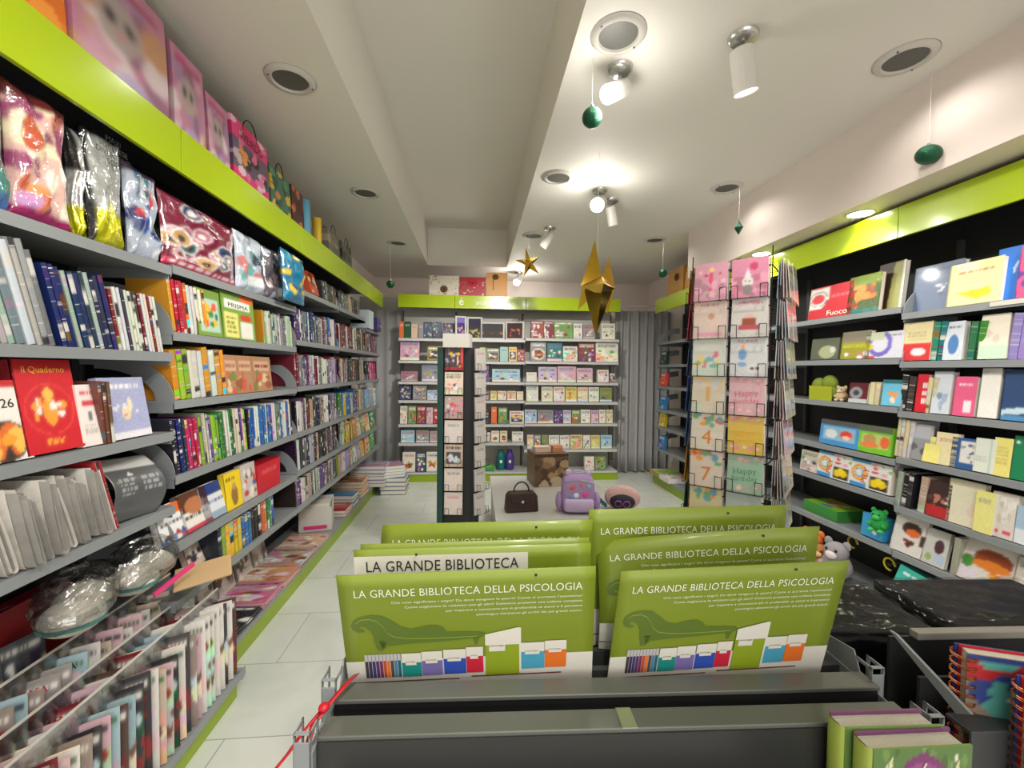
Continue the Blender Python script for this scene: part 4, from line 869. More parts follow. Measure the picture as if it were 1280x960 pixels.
NVL(1222, 1258, 1, .215, .04, (226, 218, 200), 'plain', 'large cream novel with a pale green foot, second shelf', 7, fn=lambda P: P.r(0, 0, 1, .3, (196, 224, 196)).blobs(.3, .4, .7, .6, [(210, 200, 180)], 4, .1, 1))
RSP(1256, 1300, 1, ['lilac', 'cream', 'lilac', 'white'], (.2, .22), (.035, .04), 'lilac toned novel', 'large cream novel, second shelf', 'pale spines at the frame edge', 5)
RSP(1122, 1140, 2, ['black', 'charcoal', 'silver'], (.2, .21), (.03, .04), 'dark paperback novel', 'shelf guard, third shelf', 'dark spines on the third shelf', 6)
NVL(1143, 1157, 2, .21, .03, (206, 24, 44), 'plain', 'red novel with white letters, third shelf', 8, fn=lambda P: P.t(.55, .2, .95, .8, (240, 235, 235), 3, 2))
RSP(1154, 1167, 2, ['cream', 'amber'], (.19, .2), (.02, .026), 'thin novel', 'red novel, third shelf', 'thin cream spines', 7)
NVL(1163, 1186, 2, .225, .035, (204, 212, 222), 'novel', 'pale blue novel with a misty tree, third shelf', 9, fn=lambda P: P.blobs(.2, .1, .8, .45, [(130, 150, 170), (160, 180, 200)], 8, .12, 2))
NVL(1190, 1217, 2, .2, .03, (226, 92, 136), 'plain', 'pink novel with a small white window, third shelf', 10, fn=lambda P: P.r(.5, .1, .85, .4, (244, 225, 232)).t(.2, .75, .8, .85, (245, 220, 230), 1, 2))
RSP(1184, 1190, 2, ['navy', 'white'], (.2, .21), (.022, .026), 'thin novel', 'tree novel, third shelf', 'narrow spines by the pink novel', 8)
RSP(1215, 1224, 2, ['charcoal'], (.22, .23), (.03, .034), 'grey novel', 'pink novel, third shelf', 'grey spine by the white box book', 9)
NVL(1222, 1246, 2, .24, .05, (234, 232, 224), 'plain', 'thick plain white book, third shelf', 11, fn=lambda P: P.t(.1, .9, .4, .94, (160, 160, 160), 1, 2))
NVL(1250, 1310, 2, .235, .04, (42, 70, 116), 'plain', 'dark blue book with pale swirls at its foot, third shelf', 12, fn=lambda P: P.p([(0, .2), (.6, .28), (1, .45), (1, .36), (.5, .14), (0, .1)], (190, 215, 225)).r(0, 0, 1, .1, (80, 140, 190)).t(.55, .7, .95, .86, (200, 210, 225), 2, 4))
RSP(1114, 1138, 3, ['white', 'white', 'cream', 'silver', 'white'], (.21, .23), (.02, .026), 'white paperback novel', 'shelf end, fourth shelf', 'white spines on the fourth shelf', 10)
NVL(1138, 1160, 3, .2, .02, (150, 152, 156), 'dark', 'grey photo book, fourth shelf', 13, fn=lambda P: P.r(0, .6, 1, 1, (180, 182, 190)).blobs(.1, .2, .9, .4, [(100, 100, 104)], 5, .12, 1))
NVL(1152, 1172, 3, .14, .02, (232, 222, 130), 'plain', 'small pale yellow book leaning in front of the grey photo book', 14, lean=.2, yf=.035, pages=True)
NVL(1167, 1194, 3, .17, .03, (232, 220, 176), 'plain', 'cream book beside the small pale yellow one, fourth shelf', 15)
NVL(1187, 1216, 3, .155, .03, (50, 92, 150), 'plain', 'blue book with a white pictured panel, fourth shelf', 16, fn=lambda P: P.r(.4, .2, 1, .9, (222, 222, 220)).blobs(.45, .25, .95, .8, [(180, 170, 160), (90, 100, 130)], 8, .07, 1))
NVL(1216, 1242, 3, .165, .05, (222, 228, 214), 'plain', 'pale green white booklet stack, fourth shelf', 17, fn=lambda P: P.r(.72, 0, .8, 1, (190, 210, 200)).t(.1, .3, .6, .5, (190, 200, 190), 2, 2))
NVL(1239, 1262, 3, .18, .04, (234, 222, 130), 'plain', 'yellow lettered book, fourth shelf', 18, fn=lambda P: P.t(.2, .3, .8, .8, (206, 190, 110), 5, 2))
NVL(1263, 1300, 3, .2, .04, (24, 130, 84), 'plain', 'green hardback at the frame edge, fourth shelf', 19, fn=lambda P: P.e(.15, .85, .06, .04, (230, 240, 230)))
RSP(1116, 1138, 4, ['white', 'silver', 'navy', 'black'], (.2, .21), (.026, .032), 'slim novel', 'shelf end, fifth shelf', 'slim spines on the fifth shelf', 11)
RSP(1138, 1156, 4, ['beige', 'cream', 'beige'], (.2, .21), (.035, .045), 'beige novel', 'slim spines, fifth shelf', 'beige spines on the fifth shelf', 12)
NVL(1157, 1186, 4, .19, .03, (60, 40, 40), 'plain', 'dark book with a red foot and pale heap, fifth shelf', 20, fn=lambda P: P.r(0, 0, 1, .3, (186, 40, 46)).blobs(.1, .35, .9, .6, [(220, 200, 180), (190, 120, 100), (90, 60, 50)], 12, .08, 2))
NVL(1182, 1226, 4, .225, .03, (228, 222, 196), 'plain', 'large cream book with faint pink bloom, fifth shelf', 21, fn=lambda P: P.blobs(.4, .3, .9, .5, [(230, 206, 190)], 4, .14, 2))
NVL(1216, 1240, 4, .2, .03, (232, 226, 140), 'plain', 'pale yellow book before the cream one, fifth shelf', 22, yf=.03, lean=.08)
NVL(1236, 1268, 4, .21, .03, (222, 216, 206), 'plain', 'beige book with round patterns and pink labels, fifth shelf', 23, fn=lambda P: P.blobs(.1, .3, .9, .9, [(206, 198, 190), (234, 230, 224)], 16, .1, 2).r(.1, .1, .35, .18, (226, 60, 120)).r(.55, .1, .85, .18, (226, 60, 120)))
NVL(1266, 1310, 4, .17, .03, (170, 196, 220), 'plain', 'snowy blue landscape book at the frame edge, fifth shelf', 24, fn=lambda P: P.r(0, 0, 1, .4, (226, 232, 238)).blobs(.1, .35, .9, .55, [(50, 60, 90), (80, 90, 120)], 8, .08, 2))
z6 = RS1[5]+.001
NVL(1112, 1152, 5, .21, .02, (224, 220, 214), 'food', 'white cookbook with a dark iced cake and berries, lowest shelf', 30, name='cookbook', fn=lambda P: P.e(.55, .68, .3, .18, (70, 44, 36)).e(.6, .58, .22, .1, (226, 110, 50)).blobs(.3, .2, .7, .36, [(140, 30, 40), (90, 40, 40)], 8, .07, 2).r(.85, .3, 1, .6, (80, 50, 44)), lean=.22)
NVL(1150, 1180, 5, .19, .02, (206, 204, 200), 'food', 'white cookbook with a green drink and red wine, lowest shelf', 31, name='cookbook', fn=lambda P: P.e(.3, .2, .14, .1, (150, 180, 110)).e(.65, .55, .2, .2, (80, 50, 60)).r(.55, .1, .95, .34, (180, 200, 220)), lean=.22)
RSP(1181, 1196, 5, ['beige', 'black'], (.19, .2), (.03, .034), 'food book spine novel', 'white cookbooks, lowest shelf', 'spines between the cookbooks', 13)
NVL(1195, 1262, 5, .24, .025, (222, 216, 208), 'food', 'large cookbook with a burger and chips on the lowest shelf', 32, name='cookbook', lean=.25, fn=lambda P: P.e(.6, .55, .36, .2, (140, 60, 24)).e(.6, .42, .36, .1, (226, 130, 40)).blobs(.5, .1, .95, .28, [(240, 170, 50), (226, 120, 40)], 12, .07, 2).e(.15, .4, .12, .14, (80, 140, 60)).r(0, .06, .35, .26, (226, 214, 230)))
NVL(1262, 1330, 5, .2, .025, (206, 196, 186), 'food', 'pale cookbook at the frame edge of the lowest shelf', 33, name='cookbook', lean=.2)
# floor level
P = Paint(26, 34, (60, 180, 166)).blobs(.1, .1, .9, .5, [(90, 200, 184), (40, 140, 130)], 12, .1, 3).t(.1, .8, .6, .9, (220, 245, 240), 1, 2).e(.7, .3, .08, .06, (210, 240, 235))
o = ob('board_game_box', print_box('b', P), None, (2.42, 2.12, .128), (-.28, .12, RW.rz), (.3, .09, .26)); tag(o, 'turquoise board game box tilted below the lowest shelf', 'board game')
# far bay
NVL(1010, 1064, 0, .225, .03, (186, 22, 40), 'plain', 'red book with a maple leaf ring, lettered Fuoco', 40, far=True, name='hardback_book', fn=lambda P: P.p([(0, .3), (0, .95), (.45, .95), (.45, .55), (.3, .3)], (216, 210, 204)).e(.22, .62, .16, .16, (190, 40, 50)).ring(.22, .62, .22, .24, .1, (60, 60, 60)).t(.55, .6, .9, .7, (225, 100, 110), 1, 3))
for o in C.objects:
    if 'Fuoco' in str(o.get('label', '')): letter(o, 'Fuoco', -.05, .06, .05, whiteink, 'LEFT', wfrac=.45)
NVL(1058, 1098, 0, .24, .03, (60, 90, 40), 'plain', 'green nature book with an orange animal beside the red one', 41, far=True, fn=lambda P: P.blobs(.1, .2, .8, .7, [(200, 110, 50), (220, 140, 70), (140, 70, 30)], 12, .14, 2).r(0, .75, 1, 1, (110, 130, 50)).r(0, 0, 1, .1, (30, 120, 110)), gloss=True)
NVL(1094, 1127, 0, .29, .03, (60, 50, 40), 'plain', 'tall book with a pale trunk picture and white edge', 42, far=True, fn=lambda P: P.p([(.45, 0), (.6, 1), (1, 1), (1, 0)], (150, 150, 90)).r(.9, 0, 1, 1, (226, 226, 216)), yf=.1)
NVL(1013, 1047, 1, .15, .04, (84, 92, 76), 'plain', 'grey green puzzle with a pale cat head, second shelf', 43, far=True, pages=False, fn=lambda P: P.e(.6, .35, .3, .3, (160, 166, 130)).e(.8, .45, .1, .14, (200, 200, 190)))
NVL(1050, 1086, 1, .18, .03, (150, 146, 40), 'plain', 'olive and white bug book, second shelf', 44, far=True, fn=lambda P: P.r(0, .6, 1, 1, (130, 124, 104)).blobs(.2, 0, .9, .2, [(230, 225, 220), (180, 120, 120)], 8, .08, 1).t(.1, .4, .9, .55, (190, 190, 50), 2, 2))
NVL(1080, 1128, 1, .16, .03, (208, 208, 220), 'plain', 'white book with a violet crescent, second shelf', 45, far=True, fn=lambda P: P.ring(.4, .55, .32, .5, .35, (110, 100, 190)).r(0, .7, .5, 1, (190, 200, 170)).e(.1, .45, .14, .14, (200, 190, 50)).r(.0, 0, .3, .1, (200, 60, 80)).t(.5, .8, .9, .9, (120, 120, 130), 1, 1))
# toys on the third shelf
plushG = mat('green_plush', (36, 130, 70), .95, bump=.4, bscale=160); eyeM = mat('toy_eye', (30, 24, 20), .2); eyeW = mat('toy_eye_white', (235, 235, 228), .3)
def rtoy(px, z, r, cols, label, far=True, name='soft_toy', yf=.12):
    u = RU(px, z+r, yf); m = mat(label, cols[0], .9, bump=.3, bscale=120); m2 = mat(label+'b', cols[1], .9)
    t = thing(name, label, 'soft toy', RW.w(u, yf, z), RW.rz+.3)
    MB().ell((0, 0, r*.95), (r, r*.8, r*.95), 14).ob('body', m, t, smooth=True)
    MB().ell((0, -r*.1, r*2.0), (r*.8, r*.72, r*.68), 14).ob('head', m, t, smooth=True)
    MB().ell((0, -r*.75, r*1.85), (r*.4, r*.25, r*.28), 10).ob('muzzle', m2, t, smooth=True)
    for s in (-1, 1):
        MB().ell((s*r*.62, 0, r*2.55), (r*.3, r*.16, r*.34), 10).ob('ear', m, t, smooth=True)
        MB().ell((s*r*.32, -r*.72, r*2.2), (r*.1, r*.08, r*.12), 8).ob('eye', eyeM, t, smooth=True)
        MB().ell((s*r*.75, -r*.5, r*.9), (r*.28, r*.34, r*.3), 10).ob('arm', m, t, smooth=True)
        MB().ell((s*r*.5, -r*.7, r*.25), (r*.3, r*.42, r*.25), 10).ob('foot', m2, t, smooth=True)
    return t
def toy_green(px0, z):
    t = thing('green_clay_toy', 'lime green lumpy toy pack beside the small beige soft toy', 'toy', RW.w(RU(px0, z+.07, .12), .12, z), RW.rz)
    mb = MB(); 
    for dx, dz, r in ((-.06, .1, .06), (.03, .12, .06), (-.02, .05, .06), (.06, .05, .05)): mb.ell((dx, 0, dz), (r, .04, r), 12)
    mb.ob('lump', mat('toy_lime', (130, 150, 40), .6), t, smooth=True); MB().box(-.1, .1, -.05, -.045, 0, .1).ob('card', mat('toy_card', (170, 180, 40), .4), t)
toy_green(1033, RS2[2]+.001)
rtoy(1052, RS2[2]+.001, .038, ((216, 190, 150), (230, 210, 180)), 'small beige soft toy with rounded ears, third shelf')
NVL(1060, 1083, 2, .13, .03, (96, 22, 34), 'plain', 'dark red book with a grey koala, third shelf', 46, far=True, fn=lambda P: P.e(.4, .5, .34, .3, (140, 144, 148)).e(.4, .5, .16, .14, (60, 60, 64)).r(0, 0, 1, .2, (190, 196, 196)))
RSP(1084, 1098, 2, ['white', 'grey', 'cream'], (.13, .14), (.03, .04), 'white novel', 'koala book, third shelf', 'white spines by the koala book', 14, far=True)
NVL(1101, 1126, 2, .155, .03, (110, 190, 220), 'plain', 'sky blue childrens book with orange picture, third shelf', 47, far=True, fn=lambda P: P.blobs(.3, .1, .8, .5, [(240, 150, 70), (245, 220, 190)], 7, .12, 2).r(0, .85, 1, 1, (30, 110, 120)))
NVL(1024, 1072, 3, .17, .06, (70, 150, 210), 'plain', 'blue toy box with a white bear and red haired doll', 48, far=True, pages=False, gloss=True, name='toy_box', cat='toy box', fn=lambda P: P.r(.1, .2, .9, .75, (140, 190, 220)).e(.3, .45, .16, .18, (225, 230, 236)).e(.7, .45, .16, .18, (230, 70, 50)).e(.7, .36, .1, .08, (245, 210, 190)).r(0, .8, 1, 1, (80, 84, 86)))
NVL(1072, 1113, 3, .17, .06, (120, 200, 50), 'plain', 'lime green toy box with a bear in its window', 49, far=True, pages=False, gloss=True, name='toy_box', cat='toy box', fn=lambda P: P.r(.1, .2, .9, .7, (190, 210, 120)).e(.35, .48, .2, .2, (200, 150, 90)).e(.35, .28, .3, .1, (235, 130, 70)).e(.8, .45, .14, .22, (235, 110, 60)).r(0, .76, 1, 1, (90, 100, 80)))
# PILY boxes
def pily(px0, px1, k):
    z = RS2[4]+.001
    o = NVL(px0, px1, 4, .17, .07, (232, 232, 228), 'plain', ['boxed PILY toy with rainbow, nearer the card spinner', 'boxed PILY toy with a yellow chick in its window, near shelf end'][k], 50+k, far=True, pages=False, name='toy_box', cat='toy box',
            fn=lambda P: P.ring(.22, .52, .2, .3, .2, (240, 140, 40)).ring(.22, .52, .16, .24, .22, (240, 210, 60)).ring(.22, .52, .12, .18, .25, (80, 150, 210)).r(0, 0, .42, .14, (60, 150, 220)).r(0, .9, .5, 1, (70, 170, 220)).r(.5, .05, .96, .5, (60, 44, 34)).e(.62, .26, .1, .14, (245, 212, 30)).e(.8, .28, .1, .15, (245, 212, 30)).e(.72, .36, .09, .12, (250, 222, 50)).blobs(.5, .6, 1, .95, [(230, 60, 90), (120, 200, 60), (245, 170, 190), (245, 240, 236)], 10, .07, 3))
    o['group'] = 'PILY toy boxes'; letter(o, 'PILY', -.08, .14, .056, red_ink, 'LEFT', tilt=PI/2*.9)
pily(1021, 1062, 0); pily(1062, 1112, 1)
NVL(1000, 1022, 4, .15, .05, (210, 200, 190), 'kid', 'red and white toy box partly behind the spinner', 55, far=True, pages=False, name='toy_box', cat='toy box')
# lowest shelf of toy bay
def lying(px, z, w_, d, h, P, label, yaw=0, yf=.18, tilt=0):
    u = RU(px, z, yf); t = ob('game_box', print_box('b', P, None, (60, 140, 60)), None, RW.w(u, yf, z+.002), (0, 0, 0), (w_, h, d))
    t.rotation_euler = (Matrix.Rotation(RW.rz+yaw, 3, 'Z') @ Matrix.Rotation(-PI/2+tilt, 3, 'X')).to_euler(); t.location = RW.w(u, yf-d/2, z+.002+h/2); tag(t, label, 'game box'); return t
P = Paint(30, 24, (130, 190, 50)).e(.35, .6, .15, .2, (226, 120, 90)).e(.6, .6, .14, .18, (236, 160, 60)).r(.4, .1, .7, .3, (60, 130, 180)).blobs(.2, .4, .8, .8, [(226, 90, 60), (240, 200, 160)], 8, .08, 2)
lying(1042, RS2[5], .3, .22, .075, P, 'green game box with toy faces lying on the lowest shelf')
P = Paint(24, 30, (60, 160, 220)).blobs(.3, .2, .9, .6, [(235, 240, 245), (150, 200, 230)], 8, .12, 2).r(0, 0, 1, .12, (30, 110, 190))
NVL(1076, 1102, 5, .14, .08, (60, 160, 220), 'plain', 'sky blue toy box behind the green plush', 56, far=True, pages=False, name='toy_box', cat='toy box', fn=lambda P: P.blobs(.3, .2, .9, .6, [(235, 240, 245)], 8, .12, 2))
rtoy(1099, RS2[5]+.06, .05, ((36, 150, 70), (60, 180, 90)), 'dark green soft toy perched over the sky blue box', yf=.06)
rtoy(1016, .14, .085, ((226, 120, 50), (240, 200, 160)), 'orange fox soft toy on the base shelf', yf=.02)
rtoy(1046, .14, .09, ((150, 146, 150), (222, 210, 214)), 'grey and white soft toy on the base shelf', yf=.0)
rtoy(1028, .127, .07, ((170, 110, 60), (220, 180, 130)), 'brown soft toy in front of the orange fox', yf=-.0)
# a few goods at the far end by the curtain
for k, (i, cc) in enumerate([(2, (200, 60, 40)), (3, (60, 130, 190)), (4, (230, 200, 60)), (5, (60, 120, 180)), (1, (60, 60, 64))]):
    faceout(RW, -5.45, RS2[i]+.001, .16, .17, .04, dbox('kid', cc, 130+k), 'toy_pack', f'small {["red", "blue", "yellow", "pale blue", "charcoal"][k]} toy pack by the curtain on the {SH[i]} shelf', 'toy', yf=-.0+.04)
flat = [('white', (226, 226, 220)), ('lime', (150, 190, 60))]
for k, (cn, cc) in enumerate(flat):
    o = ob('flat_toy_box', dbox('kid', cc, 140+k), None, (2.5, 5.15+.3*k-.14, .127+.03), (-PI/2, 0, 0), (.3, .055, .26)); tag(o, f'{cn} toy box lying on the base shelf by the curtain', 'toy box')
# ------------------------------------------------------------------ end wall goods: (px0, px1, height, style, colour)
BU = BW.u_of
def brow(row, items, z, noun, cat, name, group, yf=.05, gloss=False):
    for k, it in enumerate(items):
        px0, px1, h, st, (cn, cc) = it; a, b = BU(px0, z+h/2, yf), BU(px1, z+h/2, yf)
        faceout(BW, (a+b)/2, z+.001, (b-a)*.99, h*1.08, .06, dbox(st, cc, (k*7+row*3) % 11, False, gloss), name, f'{cn} {noun}, {ordn(k+1)} from {"the alcove" if px0 < 567 else ("the white card spinner" if px0 < 655 else "the left")} on the {SH.get(row, "base")} end shelf' if px0 < 655 else f'{cn} {noun}, {ordn(k+1)} in the {SH.get(row, "base")} row of the baby book bay', cat, yf=yf, lean=.08, group=group)
WH = ('white', (222, 218, 206)); CR_ = ('cream', (222, 210, 180)); GN = ('green', (120, 150, 80)); PK = ('pink', (214, 170, 184)); DK_ = ('dark blue', (50, 60, 90)); RD = ('red', (150, 40, 46)); YL = ('yellow', (220, 200, 100)); TL = ('teal', (50, 120, 120)); GY = ('grey', (140, 140, 142)); OR = ('orange', (224, 110, 60)); LC = ('lilac', (196, 180, 210)); SB = ('pale blue', (160, 196, 214)); PU = ('purple', (90, 60, 130))
z = BS1[0]
brow(0, [(499, 504.5, .2, 'plain', OR), (505, 513, .2, 'plain', ('dark green', (20, 80, 44))), (514, 522, .17, 'plain', ('peach', (210, 180, 160))), (523, 529, .18, 'plain', GY)], z, 'box', 'box', 'small_box', 'small boxes on the top end shelf')
brow(0, [(529, 540, .2, 'dark', DK_), (541, 552, .2, 'dark', DK_), (553, 566, .19, 'dark', DK_)], z, 'blister pack', 'toy', 'blister_pack', 'dark blue blister packs', gloss=True)
def canvas(px0, px1, h, P, label, yaw=0):
    a, b = BU(px0, z+h/2, .04), BU(px1, z+h/2, .04); w_ = b-a; t = thing('framed_picture', label, 'framed picture', BW.w((a+b)/2, .07, BS1[0]+.001), yaw, 'night city pictures')
    fr_ = .022; MB().box(-w_/2, w_/2, -.01, .01, 0, fr_).box(-w_/2, w_/2, -.01, .01, h-fr_, h).box(-w_/2, -w_/2+fr_, -.01, .01, fr_, h-fr_).box(w_/2-fr_, w_/2, -.01, .01, fr_, h-fr_).ob('frame', M['white'], t, bevel=.002)
    ob('picture', print_box('b', P, mattM), t, (0, 0, fr_), (0, 0, 0), (w_-2*fr_, .008, h-2*fr_)); t.rotation_euler = (-.06, 0, yaw)
canvas(569, 583, .31, Paint(16, 30, (60, 50, 130)).blobs(.1, .1, .9, .5, [(150, 110, 170), (190, 150, 140), (40, 30, 80)], 12, .14, 1).r(0, .75, 1, 1, (130, 110, 190)), 'tall framed picture of a violet night city', .15)
canvas(583.5, 603, .30, Paint(24, 30, (50, 46, 50)).blobs(.1, .05, .9, .4, [(120, 130, 60), (180, 170, 110), (70, 60, 40)], 14, .1, 1).r(0, .6, 1, 1, (40, 36, 70)), 'tall framed picture of a yellow lit night garden')
canvas(601, 631, .235, Paint(34, 24, (60, 60, 66)).r(0, .25, 1, .4, (90, 70, 60)).blobs(0, .22, 1, .35, [(150, 110, 80), (60, 60, 50)], 14, .05, 1), 'wide framed picture of a grey skyline at dusk')
canvas(632, 655.5, .25, Paint(28, 24, (60, 40, 44)).blobs(0, .1, 1, .6, [(170, 70, 40), (110, 50, 50), (60, 40, 60), (190, 110, 70)], 20, .07, 3), 'framed picture of red night buildings beside the upright', -.2)
brow(0, [(664, 679, .215, 'mag', RD), (680, 692, .215, 'mag', ('grey and red', (120, 50, 60))), (693, 716, .21, 'mag', GN), (717, 728, .19, 'baby', WH), (729, 744, .185, 'baby', GY), (752, 769, .2, 'baby', WH)], BS3[0], 'picture book', 'book', 'picture_book', 'picture books on the top end shelf')
z = BS1[1]
brow(1, [(500, 524, .255, 'baby', ('pale pink', (206, 160, 180))), (534, 553, .175, 'window', ('dark yellow', (150, 140, 80)))], z, 'toy box', 'toy box', 'toy_box', 'toy boxes in the alcove end bay')
brow(1, [(600, 607, .17, 'plain', ('lime', (190, 200, 80))), (608, 624, .16, 'window', ('grey green', (130, 140, 110))), (625, 635, .18, 'plain', ('silver and teal', (150, 190, 186))), (636, 646, .18, 'window', YL), (646, 656, .15, 'dark', RD)], z, 'toy pack', 'toy pack', 'toy_pack', 'toy packs beside the white spinner')
brow(1, [(663, 683, .24, 'food', GY), (684, 703, .23, 'baby', TL), (704, 722, .19, 'kid', WH), (723, 744, .24, 'kid', ('dark red', (130, 60, 60))), (745, 773, .245, 'kid', WH)], BS3[1], 'picture book', 'book', 'picture_book', 'picture books on the second end shelf')
z = BS1[2]
brow(2, [(501, 522, .12, 'baby', ('dusky pink', (150, 120, 130))), (527, 548, .21, 'baby', GY)], z, 'clear toy pack', 'toy pack', 'toy_pack', 'clear toy packs')
brow(2, [(600, 611, .22, 'dark', PU), (615, 650, .16, 'baby', SB)], z, 'toy box', 'toy box', 'toy_box', 'purple and pale toy boxes')
brow(2, [(658, 671, .12, 'plain', WH), (673, 696, .19, 'baby', LC), (697, 720, .2, 'baby', PK), (721, 741, .18, 'baby', PK), (747, 761, .16, 'baby', WH), (762, 769, .12, 'window', GY)], BS3[2], 'gift book', 'book', 'gift_book', 'pastel gift books')
z = BS1[3]
brow(3, [(499, 514, .18, 'dark', DK_), (516, 533, .18, 'dark', GY), (534, 548, .12, 'baby', SB)], z, 'toy pack', 'toy pack', 'toy_pack', 'dark toy packs on the fourth end shelf')
brow(3, [(600, 612, .115, 'dark', ('mixed', (120, 100, 130))), (613, 621, .115, 'baby', YL), (622, 633, .115, 'baby', CR_), (634, 645, .115, 'baby', ('peach', (226, 190, 160))), (646, 654, .11, 'plain', CR_)], z, 'small box', 'box', 'small_box', 'small boxes on the fourth end shelf')
brow(3, [(658, 673, .2, 'baby', WH), (677, 691, .19, 'baby', CR_), (692, 706, .19, 'baby', WH), (707, 721, .19, 'baby', YL), (722, 735, .185, 'baby', CR_), (736, 749, .185, 'baby', WH), (750, 765, .18, 'baby', GN)], BS3[3], 'baby book', 'book', 'baby_book', 'baby books on the fourth end shelf')
z = BS1[4]
brow(4, [(500, 509, .22, 'kid', WH), (510, 520, .22, 'kid', GN), (521, 532, .22, 'kid', RD), (533, 541, .2, 'dark', PK), (542, 548, .2, 'kid', RD)], z, 'toy pack', 'toy pack', 'toy_pack', 'bright toy packs on the fifth end shelf')
brow(4, [(600, 612, .17, 'dark', ('black', (50, 54, 60))), (614, 621, .21, 'plain', OR), (623, 634, .2, 'kid', GN), (637, 655, .16, 'window', WH)], z, 'toy', 'toy', 'toy_box', 'toys on the fifth end shelf')
brow(4, [(656, 671, .17, 'baby', SB), (672, 692, .165, 'baby', GY), (693, 703, .165, 'dark', PU), (704, 714, .165, 'baby', LC), (715, 725, .165, 'kid', GN), (726, 738, .17, 'baby', WH), (739, 748, .165, 'baby', PK), (749, 757, .17, 'baby', WH), (758, 766, .17, 'baby', CR_)], BS3[4], 'baby book', 'book', 'baby_book', 'baby books on the fifth end shelf')
z = BS1[5]
brow(5, [(501, 518, .15, 'baby', SB), (520, 536, .15, 'baby', GY), (537, 547, .14, 'baby', ('silver', (160, 160, 160)))], z, 'clear box', 'box', 'clear_box', 'clear boxes on the lowest end shelf')
brow(5, [(600, 608, .14, 'baby', WH), (609, 613, .12, 'plain', WH), (614, 624, .14, 'food', WH), (625, 634, .14, 'food', CR_), (640, 654, .13, 'baby', WH)], z, 'baby box', 'box', 'baby_box', 'white baby boxes on the lowest end shelf')
brow(5, [(659, 667, .175, 'baby', CR_), (668, 676, .175, 'food', GY), (677, 685, .175, 'baby', GN), (686, 699, .17, 'baby', WH), (700, 712, .17, 'baby', WH), (713, 728, .175, 'kid', ('orange and white', (226, 190, 150))), (729, 738, .17, 'dark', WH), (739, 750, .17, 'baby', YL), (751, 765, .17, 'baby', SB)], BS3[5], 'baby book', 'book', 'baby_book', 'baby books on the lowest end shelf')
brow(6, [(503, 519, .24, 'food', WH), (520, 532, .24, 'kid', DK_), (533, 548, .24, 'food', WH)], .126, 'toy box', 'toy box', 'toy_box', 'large toy boxes on the base end shelf', yf=.03)
brow(6, [(597, 618, .07, 'plain', ('green', (60, 150, 50)))], .126, 'low flat box', 'box', 'flat_box', None, yf=.05)
brow(6, [(731, 743, .17, 'dark', WH), (744, 757, .17, 'dark', GN)], .126, 'football box', 'box', 'ball_box', 'black and white boxes', yf=.03)
for k, (px, cn, cc) in enumerate([(626, 'teal', (20, 110, 110)), (637, 'purple', (74, 56, 140))]):
    u = BU(px, .3, .15); t = thing('water_bottle', f'rounded {cn} bottle standing on the base end shelf', 'bottle', BW.w(u, .15, .127), 0, 'two rounded bottles'); m = mat(cn+'_plastic', cc, .3)
    MB().lathe([(.001, 0), (.05, 0), (.062, .02), (.062, .17), (.05, .22), (.035, .24), (.001, .25)], 24).ob('body', m, t, smooth=True); MB().lathe([(.036, .24), (.036, .27), (.001, .275)], 20).ob('cap', m, t, smooth=True); MB().box(-.015, .015, -.064, -.06, .1, .14).ob('emblem', whiteink, t)
o = MB().box(-.09, .09, -.003, 0, 0, .02).ob('price_strip', M['white'], None, BW.w(BU(715, .75), .018, .752)); tag(o, 'white price strip on the fifth end shelf edge', 'price strip')
